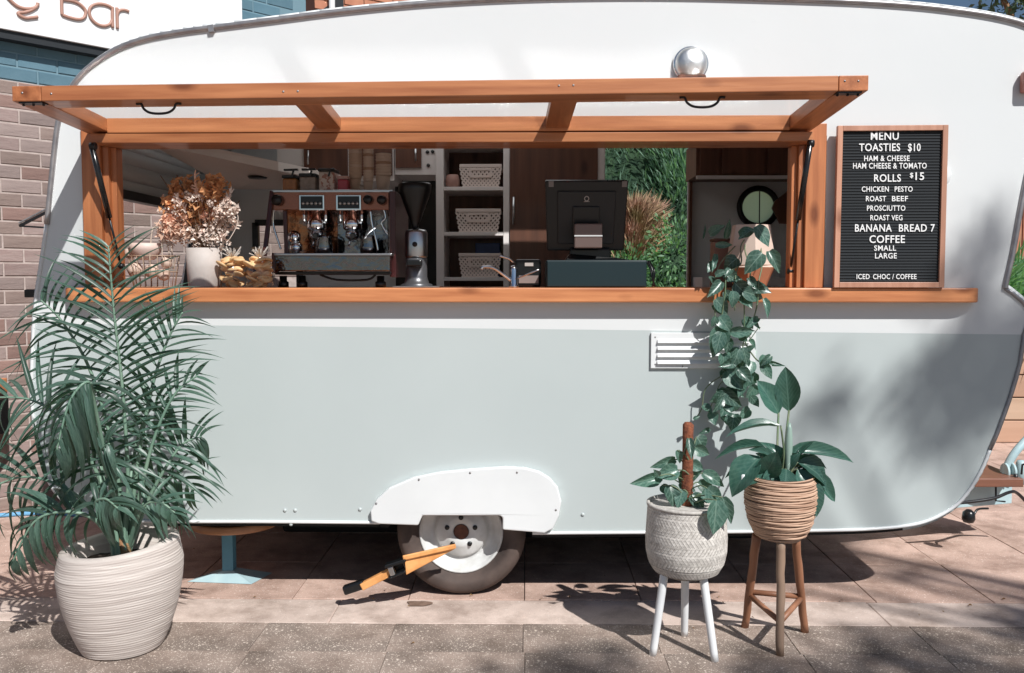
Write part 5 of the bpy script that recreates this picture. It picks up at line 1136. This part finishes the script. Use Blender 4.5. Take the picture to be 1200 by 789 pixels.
strand([(410, 800, -.09), (330, 870, -.08), (300, 930, -.07), (260, 1040, -.06)], .0024)
strand([(400, 500, -.1), (395, 380, -.1), (420, 250, -.05)], .0025)
L3 = [(270, 110, 345, 60, 60), (350, 130, 375, 30, 35), (300, 165, 395, 160, 38), (420, 110, 520, 75, 60), (510, 65, 585, 165, 95, -.06), (480, 90, 420, 130, 50), (540, 205, 450, 300, 100, -.08), (575, 195, 635, 300, 72, -.05), (380, 290, 350, 320, 45), (300, 360, 270, 320, 40), (330, 350, 262, 430, 62), (300, 440, 378, 525, 78), (400, 360, 470, 430, 95),
      (470, 370, 590, 400, 75), (440, 400, 570, 440, 85), (390, 400, 400, 490, 62), (545, 440, 580, 530, 42), (300, 530, 285, 590, 45), (320, 530, 375, 600, 80), (375, 610, 505, 605, 62), (480, 540, 530, 590, 30), (340, 590, 285, 735, 110), (330, 610, 300, 720, 80), (365, 690, 390, 770, 62), (470, 650, 510, 690, 32), (400, 760, 330, 790, 55),
      (585, 730, 540, 780, 42), (560, 760, 655, 785, 22), (300, 210, 285, 300, 32), (235, 130, 250, 50, 12), (520, 540, 455, 590, 40), (300, 320, 360, 290, 40), (420, 700, 395, 800, 70), (440, 690, 470, 780, 60), (540, 770, 590, 850, 60)]
leaves(tp_, L3, LPo, 770, 250, 4.382, -.11, 8, .03)
# lower vine leaves: crop 3.586x at (740,380)
L4 = [(400, 195, 470, 275, 95), (500, 210, 420, 275, 70), (370, 280, 470, 350, 65), (400, 290, 330, 330, 55), (340, 370, 350, 420, 50), (380, 310, 360, 370, 45), (300, 340, 340, 370, 40), (560, 130, 545, 190, 40), (590, 175, 650, 172, 14), (330, 440, 290, 460, 24), (410, 260, 440, 330, 60), (450, 190, 505, 240, 60), (260, 400, 290, 385, 18), (480, 110, 520, 90, 26), (395, 330, 420, 370, 40), (350, 330, 380, 300, 40)]
leaves(tp_, L4, LPo, 740, 380, 3.586, -.10, 12, .03)
rf = random.Random(77); L5 = []
for (a, b) in [(300, 250), (420, 230), (350, 300), (430, 330), (480, 330), (350, 400), (440, 420), (300, 470), (330, 540), (430, 540), (360, 640), (420, 630), (470, 590), (350, 720), (430, 700), (390, 780), (460, 740), (340, 800), (430, 830), (380, 860), (500, 760), (450, 880), (400, 910), (330, 900), (470, 940), (420, 970), (360, 960), (300, 960), (400, 1030), (340, 1040), (470, 1000), (520, 820), (520, 880)]:
    an = rf.uniform(-2.6, -.5); l_ = rf.uniform(45, 95); L5.append((a + rf.uniform(-15, 15), b, a + math.cos(an) * l_ * rf.choice((-1, 1)), b - math.sin(an) * l_, l_ * rf.uniform(.7, .95)))
leaves(tp_, L5, LPo, 770, 250, 4.382, -.085, 14, .03)

# ------------------------------------------------------------------ items at the left of the counter
yv = .14
vx = P(240, 330, yv).x; vr = (P(260, 310, yv).x - P(220, 310, yv).x) / 2
vase = thing('ceramic_vase', (vx, yv, ZB), 'off white rough ceramic vase on the counter at the left', 'vase')
vh = P(240, 291, yv).z - ZB
MB().lathe([(vr * .86, 0), (vr * .93, .01), (vr * .98, vh * .5), (vr, vh), (vr * .9, vh), (vr * .85, vh * .5)], (vx, yv, ZB), 30, fn=lambda r, h, a: (r * (1 + .012 * math.sin(a * 3 + h * 30)), h)).build('vase_body', mk('rough_white_ceramic', (.64, .57, .53), .75, c2=(.56, .49, .45), vs=12, bump=.5, bs=30), vase)
bq = thing('dried_bouquet', (vx, yv, ZB + .01), 'dried rust brown leaves and pale pink blooms standing in the white vase', 'dried flowers')
M_rust2 = mk('rust_petal', (.70, .38, .19), .8, c2=(.52, .24, .10), vs=20, rnd=.3); M_pinkf = mk('pink_bloom', (.84, .60, .47), .8, c2=(.78, .46, .32), vs=20, rnd=.2); M_palef = mk('pale_bloom', (.88, .78, .70), .8, c2=(.82, .64, .55), vs=20, rnd=.15); M_twig = mk('dry_twig', (.22, .13, .08), .8)
rq = random.Random(31)
def puff(c, r, n, mat, name, s=.011, flat=.9, leafy=False):
    r *= 1.08; n = int(n * .62)
    mm = MB()
    for i in range(n):
        d = V((rq.gauss(0, 1), rq.gauss(0, 1), rq.gauss(0, 1))).normalized(); p_ = c + V((d.x * r, d.y * r, d.z * r * flat)) * rq.uniform(.3, 1.15)
        a = d.orthogonal().normalized(); b = d.cross(a); an = rq.uniform(0, 6.28); a2 = a * math.cos(an) + b * math.sin(an); b2 = d.cross(a2); ss = s * rq.uniform(.6, 1.3); t_ = d * ss * .5
        mm.add([p_ - a2 * ss - b2 * ss * .5 + t_, p_ - d * ss * .3, p_ + a2 * ss - b2 * ss * .2 + t_, p_ + b2 * ss * 1.2 + t_ * 1.6], [(0, 1, 3), (1, 2, 3)], 0, False)
    return mm.build(name, mat, bq, fix=False)
m0 = V((vx, yv, ZB + vh))
for (a, b, r_, n, mt, nm, s_) in [(250, 222, 16, 260, M_rust2, 'seed_head', .016), (218, 224, 15, 240, M_rust2, 'seed_head', .016), (232, 245, 20, 340, M_rust2, 'seed_head', .016), (205, 240, 13, 160, M_rust2, 'seed_head', .014), (208, 270, 17, 300, M_pinkf, 'bloom', .012), (228, 275, 15, 260, M_palef, 'bloom', .010), (252, 278, 17, 340, M_palef, 'bloom', .009), (196, 262, 9, 120, M_pinkf, 'bloom', .012), (262, 262, 12, 160, M_palef, 'bloom', .010), (245, 250, 11, 140, M_pinkf, 'bloom', .012), (232, 228, 9, 100, M_pinkf, 'bloom', .012), (268, 246, 9, 100, M_palef, 'bloom', .012), (215, 255, 10, 110, M_pinkf, 'bloom', .012)]:
    yy = yv + rq.uniform(-.03, .05) - (.03 if nm == 'bloom' else 0); c_ = P(a, b, yy); puff(c_, r_ / FPX * 4.1, n, mt, nm, s_)
    MB().tube(smooth_path([m0 + V((rq.uniform(-.02, .02), 0, -.06)), m0.lerp(c_, .5) + V((0, 0, .01)), c_], 3), .0022, 5).build('stem', M_twig, bq)
for (a, b, r_) in [(193, 249, 6), (205, 246, 5.5), (208, 238, 5), (222, 230, 5), (230, 232, 4.5), (218, 228, 4), (262, 240, 5), (266, 236, 4), (274, 248, 5), (272, 258, 4), (255, 246, 4), (247, 238, 4), (256, 252, 4.5)]:
    c_ = P(a, b, yv - .05 + rq.uniform(-.02, .02)); puff(c_, r_ / FPX * 4.1, 40, M_palef, 'small_bloom', .008)
    MB().tube([c_, m0 + V((rq.uniform(-.02, .02), 0, .0))], .0014, 5).build('stem', M_twig, bq)
for (a, b) in ((188, 206), (207, 205), (281, 235), (278, 243), (200, 212), (262, 218)):
    c_ = P(a, b, yv); MB().tube(smooth_path([m0, m0.lerp(c_, .5) + V((.01, 0, 0)), c_], 3), [.003] * 4 + [.0022] * 3, 5).build('twig', M_twig, bq)
for (a, b, L_, mt) in [(190, 232, .10, M_pinkf), (200, 222, .11, M_rust2), (214, 210, .10, M_rust2), (228, 206, .10, M_pinkf), (244, 208, .10, M_rust2), (258, 212, .10, M_rust2), (270, 226, .09, M_palef), (279, 262, .08, M_palef), (184, 262, .08, M_pinkf), (186, 276, .08, M_pinkf), (236, 214, .10, M_palef), (206, 226, .10, M_palef), (250, 226, .10, M_pinkf), (264, 274, .07, M_palef), (190, 284, .06, M_palef)]:
    e_ = P(a, b, yv + rq.uniform(-.06, .05)); dv = (e_ - m0).normalized(); s_ = e_ - dv * L_; mm = MB(); mm.tube([s_, e_], .0016, 4)
    for k in range(26):
        p_ = s_.lerp(e_, rq.random() * 1.05); d2 = (dv + V((rq.gauss(0, .8), rq.gauss(0, .8), rq.gauss(0, .6)))).normalized(); x_ = d2.cross(V((0, -1, .2))).normalized() * .004; l_ = rq.uniform(.014, .03)
        mm.add([p_ - x_, p_ + x_, p_ + d2 * l_ + x_ * .6, p_ + d2 * l_ - x_ * .6], [(0, 1, 2, 3)])
    mm.build('spray', mt, bq, fix=False)
m = MB()
m.tube(smooth_path([P(a, b, yv - .03) for a, b in ((268, 282), (276, 268), (279, 255), (275, 248), (270, 254))], 4), .0022, 5); m.build('curled_tendril', M_palef, bq)
# wire basket with bread bowl / pale eggs
yb3 = .12
wb = thing('wire_basket', (P(178, 334, yb3).x, yb3 + .02, ZB), 'small wire basket holding a pale bowl and rolls at the left end of the counter', 'basket')
M_wire = mk('pale_wire', (.50, .36, .26), .5, c2=(.35, .22, .15), vs=9); bw0, bw1 = P(146, 320, yb3).x, P(205, 320, yb3).x; bcx3 = (bw0 + bw1) / 2; rwb = (bw1 - bw0) / 2; hb = P(170, 300, yb3).z - ZB
for k in range(22):
    a = 2 * math.pi * k / 22; MB().tube([V((bcx3 + rwb * .8 * math.cos(a), yb3 + .05 + .07 * math.sin(a), ZB + .002)), V((bcx3 + rwb * math.cos(a), yb3 + .05 + .085 * math.sin(a), ZB + hb))], .0018, 5).build('wire', M_wire, wb)
for (f, h) in ((.8, .004), (.9, hb * .5), (1, hb)):
    MB().tube([V((bcx3 + rwb * f * math.cos(a), yb3 + .05 + .085 * f * math.sin(a), ZB + h)) for a in [2 * math.pi * k / 30 for k in range(30)]], .0024, 5, closed=True).build('hoop', M_wire, wb)
for xo in (-.03, 0.03):
    MB().tube(smooth_path([V((bcx3 + xo + .03, yb3, ZB + hb * .8)), P(184 + xo * 200, 272, yb3), P(190 + xo * 200, 268, yb3 + .02), P(199 + xo * 60, 290, yb3 + .02), P(200 + xo * 100, 315, yb3 + .03)], 4), .0035, 6).build('basket_handle', mk('white_handle', (.62, .50, .42), .5), wb)
bwl = thing('pale_bowl', (P(170, 300, .17).x, .17, ZB + hb * .5), 'pale pink bowl resting in the wire basket at the left end', 'bowl')
q = P(171, 291, .16); r_ = (P(190, 290, .16).x - P(152, 290, .16).x) / 2
M_bowl = mk('pale_pink_glaze', (.80, .62, .55), .5)
MB().lathe([(r_ * .45, -.055), (r_ * .6, -.045), (r_ * .95, -.01), (r_, .022), (r_ * .93, .022), (r_ * .5, -.03), (.0001, -.035)], q, 30).build('bowl_body', M_bowl, bwl)
for k, (a, b, rr_) in enumerate(((152, 297, .026), (158, 316, .036), (178, 318, .034), (195, 308, .028), (192, 322, .03))):
    q = P(a, b, .155); solo(MB().lathe([(.0001, -rr_), (rr_ * .7, -rr_ * .72), (rr_, 0), (rr_ * .72, rr_ * .72), (.0001, rr_)], (q.x, q.y, max(q.z, ZB + rr_ + .004)), 16), 'bread_roll', mk('roll_crust', (.80, .64, .54), .7, c2=(.70, .50, .40), vs=12, bump=.3),
        ['pale roll at the left rim of the wire basket', 'pale roll low at the left in the wire basket', 'pale roll low in the middle of the wire basket', 'pale roll at the right rim of the wire basket', 'pale roll low at the right in the wire basket'][k], 'bread roll', 'rolls in the wire basket')
# two bags of biscuits
M_bisc = mk('golden_biscuit', (.84, .58, .32), .7, c2=(.76, .46, .22), vs=14, bump=.3, rnd=.2); M_cell = glassmat('cellophane', (.97, .96, .94), .12, .07, .5)
for bi, (a, b_, lab) in enumerate(((254, 285, 'clear bag of golden biscuits tied at the top, next to the white vase'), (286, 317, 'clear bag of golden biscuits tied at the top, next to the espresso machine'))):
    yb4 = .06; p, q = P(a, 334, yb4), P(b_, 308, yb4); cxb = (p.x + q.x) / 2; wb_ = (q.x - p.x); bg_ = thing('biscuit_bag', (cxb, yb4 + .04, ZB), lab, 'bag of biscuits', 'biscuit bags')
    hz_ = q.z - ZB
    for k in range(30):
        lx_ = cxb + rq.uniform(-.36, .36) * wb_; lz = ZB + .018 + (k // 5) * hz_ / 5.2; ly = yb4 + rq.uniform(.0, .06); rc_ = rq.uniform(.022, .030)
        R_ = Euler((rq.uniform(-.6, .6), rq.uniform(-.6, .6), 0)).to_matrix(); mm = MB(); mm.lathe([(rc_ * .7, -.006), (rc_, -.003), (rc_, .003), (rc_ * .7, .007), (.0001, .008)], (0, 0, 0), 14); mm.v = [R_ @ v + V((lx_, ly, lz)) for v in mm.v]; mm.build('biscuit', M_bisc, bg_)
    bag = MB(); bag.lathe([(wb_ * .42, 0), (wb_ * .50, .012), (wb_ * .50, hz_ * .7), (wb_ * .36, hz_ * 1.0), (.012, hz_ * 1.18), (.010, hz_ * 1.22), (.03, hz_ * 1.45), (.042, hz_ * 1.6)], (cxb, yb4 + .045, ZB + .002), 26, fn=lambda r, h, a: (r * (1 + .10 * math.sin(a * 7 + h * 50) * min(1, h * 20)), h)); bag.f = [f for f in bag.f if len(f) == 4]; bag.m = bag.m[:len(bag.f)]; bag.sm = [True] * len(bag.f)
    bag.build('cellophane_wrap', M_cell, bg_, fix=False)
    tf = MB()
    for k in range(34):
        a_ = rq.uniform(0, 6.28); e_ = V((math.cos(a_) * rq.uniform(.01, .05), math.sin(a_) * rq.uniform(.01, .04), rq.uniform(.02, .055))); s_ = V((cxb, yb4 + .045, ZB + hz_ * 1.2)); tf.bar(s_, s_ + e_, .004, .0008, up=(0, -1, .01))
    o = tf.build('shredded_ties', mk('pale_shreds', (.62, .57, .53), .5), bg_); o['kind'] = 'stuff'

# ------------------------------------------------------------------ planting beyond
def bush(name, label, cx, cy, z0, rx, ry, rz, n, leafL, leafW, mat, up=.3, seed=0, cat='shrub', group='planting seen behind the caravan', clumps=26, grassy=False, stem=True):
    rs = random.Random(seed); t = thing(name, (cx, cy, 0), label, cat, group)
    mm = MB(); cs = []
    for i in range(clumps):
        a = rs.uniform(0, 6.28); rr_ = rs.uniform(.2, .95); el = rs.uniform(0, 1)
        cs.append(V((cx + rx * rr_ * math.cos(a), cy + ry * rr_ * math.sin(a), z0 + rz * el * math.sqrt(max(.05, 1 - (rr_ * .75) ** 2)))))
    for i in range(n):
        if grassy:
            a = rs.uniform(0, 6.28); p_ = V((cx + rx * .5 * math.cos(a) * rs.random(), cy + ry * .5 * math.sin(a) * rs.random(), z0 + rs.uniform(0, rz * .7))); d = V((math.cos(a) * rs.uniform(.1, 1), math.sin(a) * rs.uniform(.1, 1), rs.uniform(.4, 1.6))).normalized()
        else:
            c_ = cs[rs.randrange(len(cs))]; d0 = V((rs.gauss(0, 1), rs.gauss(0, 1), rs.gauss(0, 1))).normalized(); p_ = c_ + d0 * rs.uniform(.3, 1) * .28 * min(rx, rz); d = (d0 + V((0, 0, up))).normalized()
        L_ = leafL * rs.uniform(.6, 1.3); x = d.cross(V((rs.uniform(-1, 1), rs.uniform(-1, 1), rs.uniform(-1, 1)))).normalized() * leafW * rs.uniform(.7, 1.2)
        mm.add([p_ - x * .2, p_ + x * .2, p_ + d * L_ * .5 + x * .5 - V((0, 0, L_ * .02)), p_ + d * L_ - V((0, 0, L_ * .12)), p_ + d * L_ * .5 - x * .5], [(0, 1, 2, 4), (4, 2, 3)])
    o = mm.build('foliage', mat, t, fix=False); o['kind'] = 'stuff'
    if not grassy:
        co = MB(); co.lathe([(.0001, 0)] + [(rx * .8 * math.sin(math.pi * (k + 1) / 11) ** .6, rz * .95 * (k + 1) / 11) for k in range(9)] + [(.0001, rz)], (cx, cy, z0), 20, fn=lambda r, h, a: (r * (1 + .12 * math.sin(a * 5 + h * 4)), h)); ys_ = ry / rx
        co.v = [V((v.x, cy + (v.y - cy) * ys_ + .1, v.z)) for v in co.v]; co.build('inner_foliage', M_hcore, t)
    if stem:
        sm = MB()
        for i in range(5):
            c_ = cs[i]; sm.tube([V((cx + rs.uniform(-.1, .1), cy, 0)), V((cx, cy, z0 * .6)).lerp(c_, .5), c_], [.03, .02, .008], 6)
        sm.build('stems', M_cane, t)
    return t
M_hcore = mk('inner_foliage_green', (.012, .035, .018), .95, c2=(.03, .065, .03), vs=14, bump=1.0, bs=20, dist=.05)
M_hg = leafmat('hedge_green', (.08, .19, .10), (.18, .32, .17), .5, tr=.35); M_hd = leafmat('dark_conifer_green', (.13, .25, .19), (.27, .42, .32), .5, tr=.40); M_hp = mk('pink_plume', (.62, .36, .26), .7, c2=(.45, .36, .18), vs=6, rnd=.2); M_hy = leafmat('fresh_green', (.10, .23, .12), (.22, .37, .19), .5, tr=.35)
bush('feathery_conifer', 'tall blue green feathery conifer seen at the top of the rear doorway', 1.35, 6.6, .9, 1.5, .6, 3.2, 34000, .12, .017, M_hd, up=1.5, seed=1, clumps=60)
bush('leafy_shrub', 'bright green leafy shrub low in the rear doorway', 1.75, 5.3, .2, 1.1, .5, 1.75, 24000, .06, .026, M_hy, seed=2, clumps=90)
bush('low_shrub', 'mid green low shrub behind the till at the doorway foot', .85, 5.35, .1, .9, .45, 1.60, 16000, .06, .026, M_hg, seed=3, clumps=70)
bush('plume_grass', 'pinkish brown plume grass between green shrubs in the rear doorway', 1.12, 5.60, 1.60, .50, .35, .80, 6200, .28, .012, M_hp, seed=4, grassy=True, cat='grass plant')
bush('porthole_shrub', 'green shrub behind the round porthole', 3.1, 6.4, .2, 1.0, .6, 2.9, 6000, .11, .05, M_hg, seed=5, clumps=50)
bush('arching_shrub', 'green strappy shrub on the timber retaining wall at the right edge', 4.25, 4.5, .95, .8, .4, .62, 2600, .32, .022, M_hy, up=.7, seed=6, clumps=24)
# retaining wall of timber sleepers
M_slp = [wood('sleeper_a', (.50, .36, .26), (.38, .26, .18), 'x', rough=.85, coat=0, sc=9), wood('sleeper_b', (.52, .33, .23), (.42, .25, .17), 'x', rough=.85, coat=0, sc=9)]
rwl = thing('retaining_wall', (4.5, 4.05, 0), 'weathered timber sleeper retaining wall at the right edge behind the drawbar', 'retaining wall')
rsl = random.Random(2)
for j in range(5):
    x = 2.4 + (j % 2) * -.6
    while x < 6.5:
        L_ = 1.8; MB().box((x, 4.05 + rsl.uniform(-.008, .008), j * .205 + .003), (x + L_ - .008, 4.16, j * .205 + .198)).build('sleeper', M_slp[rsl.randrange(2)], rwl, .008); x += L_
bed = MB(); bed.add([(2.0, 4.16, 1.0), (8, 4.16, 1.0), (8, 8.0, 1.0), (2.0, 8.0, 1.0)], [(0, 1, 2, 3)]); struct(bed, 'garden_bed_ground', M_soil)
kp = MB(); kp.box((4.6, 8.0, .9), (12, 20, 1.6)); struct(kp, 'raised_path', mk('grey_asphalt', (.16, .16, .165), .9, c2=(.12, .12, .125), vs=30))
of = thing('orange_fence', (7.5, 9, 1.6), 'distant orange brown fence at the right edge above the path', 'fence')
for k in range(12): MB().box((5.6 + k * .3, 9, 1.6), (5.88 + k * .3, 9.04, 2.6)).build('board', M_or, of)
# trees
def tree(name, label, x, y, h_tr, cl, n, leafL, leafW, mat, seed, r=.16, group=None):
    rs = random.Random(seed); t = thing(name, (x, y, 0), label, 'tree', group); tk = MB()
    tk.tube(smooth_path([V((x, y, 0)), V((x + .1, y, h_tr * .5)), V((x, y + .1, h_tr))], 4), [r - r * .5 * i / 8 for i in range(9)], 12)
    for (cx, cy, cz, cr) in cl:
        s_ = V((x, y, h_tr * rs.uniform(.75, 1))); e_ = V((cx, cy, cz)); tk.tube(smooth_path([s_, s_.lerp(e_, .5) + V((0, 0, .3)), e_], 3), [r * .42, r * .34, r * .3, r * .24, r * .18, r * .12, r * .06], 7)
    tk.build('trunk', M_cane, t); mm = MB(); tot = sum(c[3] ** 2 for c in cl)
    for (cx, cy, cz, cr) in cl:
        for i in range(int(n * cr * cr / tot)):
            d0 = V((rs.gauss(0, 1), rs.gauss(0, 1), rs.gauss(0, 1))).normalized() * cr * rs.uniform(.1, 1) ** .6; p_ = V((cx, cy, cz)) + V((d0.x, d0.y, d0.z * .7)); d = V((rs.gauss(0, 1), rs.gauss(0, 1), rs.gauss(-.4, .8))).normalized()
            x_ = d.cross(V((rs.uniform(-1, 1), rs.uniform(-1, 1), rs.uniform(-1, 1)))).normalized() * leafW; L_ = leafL * rs.uniform(.6, 1.3)
            mm.add([p_, p_ + d * L_ * .5 + x_ * .5, p_ + d * L_, p_ + d * L_ * .5 - x_ * .5], [(0, 1, 2, 3)])
    o = mm.build('crown', mat, t, fix=False); o['kind'] = 'stuff'; return t
M_euc = leafmat('eucalypt_leaf', (.045, .085, .045), (.12, .17, .10), .5)
tree('gum_tree', 'grey green gum tree rising behind the caravan front at the top right corner', 7.6, 9.5, 4.8, [(7.3, 9.5, 5.9, .9), (8.4, 9.6, 6.1, 1.1), (6.5, 9.7, 6.4, .55), (9.3, 9.2, 5.5, 1.0), (7.9, 9.3, 7.0, 1.1), (6.9, 9.4, 7.2, .8)], 6500, .17, .05, M_euc, 3, group='trees')
# street tree behind the camera: only its dappled shade falls into the photograph
TS = [(7.02, -8, 10.66, .34), (7.15, -8, 10.8, .25), (6.75, -8, 10.55, .2), (6.95, -8, 11.15, .2), (6.3, -8, 10.5, .14), (6.15, -8, 10.15, .14), (6.1, -8, 8.86, .36), (7.04, -8, 9.3, .32), (4.7, -8, 8.7, .30), (5.45, -8, 8.5, .40), (7.1, -8, 10.05, .13), (3.1, -8, 8.4, .25), (8.6, -8.2, 9.2, .7), (9.3, -8.4, 10.2, .8)]
tree('street_tree', 'street tree whose dappled shade falls on the caravan front and the paving', 8.4, -8.3, 8.0, TS, 3100, .14, .06, M_euc, 8, r=.2, group='trees')
# small table at far left and hose
tb = thing('side_table', (G(-10, 620).x, 1.0, 0), 'orange brown timber table with dark crate below at the left edge behind the palm', 'table')
p, q = P(-120, 475, .9), P(9, 457, .9); q.x = P(9, 457, 1.5).x
MB().box((p.x, .9, p.z), (q.x, 1.5, q.z)).build('tabletop', M_wx, tb, .004)
for (xx, yy) in ((q.x - .08, .95), (q.x - .08, 1.42), (p.x + .08, .95), (p.x + .08, 1.42)): MB().box((xx - .02, yy - .02, 0), (xx + .02, yy + .02, p.z - .001)).build('leg', M_blackm, tb)
p2, q2 = P(-100, 520, 1.0), P(22, 477, 1.0); q2.x = P(22, 477, 1.4).x - .06
MB().box((p2.x, 1.0, p2.z), (q2.x, 1.4, q2.z)).build('under_box', M_black, tb, .004)
# fallen leaves and grit on the paving
M_dry = mk('dry_leaf', (.24, .13, .06), .8, c2=(.34, .22, .10), vs=9, rnd=.3)
lf_ = leafmesh('fallen_leaf', lance, M_dry, .25, .3, 4, .02, 3); rg_ = random.Random(12)
lt = MB()
for k in range(26):
    a, b = rg_.choice(((rg_.uniform(225, 1190), rg_.uniform(640, 785)), (rg_.uniform(225, 1190), rg_.uniform(696, 712)))); q = G(a, b, .004); an = rg_.uniform(0, 6.28); s_ = rg_.uniform(.010, .024)
    M = Matrix.Translation(q) @ Matrix.Rotation(an, 4, 'Z') @ Matrix.Diagonal((s_ * .4, s_, s_, 1)); bb = len(lt.v); lt.v += [M @ v.co + V((0, 0, .004)) for v in lf_.vertices]
    for p in lf_.polygons: lt.f.append(tuple(bb + i for i in p.vertices)); lt.m.append(0); lt.sm.append(True)
o = lt.build('leaf_litter', M_dry, None, fix=False); o['kind'] = 'stuff'
hs = smooth_path([G(a, b, .014) for a, b in ((-40, 606), (0, 604), (30, 602), (62, 601), (95, 603), (118, 598), (150, 600), (190, 604))], 6)
solo(MB().tube(hs, .014, 8), 'garden_hose', mk('blue_hose', (.14, .36, .58), .4), 'light blue hose lying along the foot of the brick wall behind the palm', 'hose')
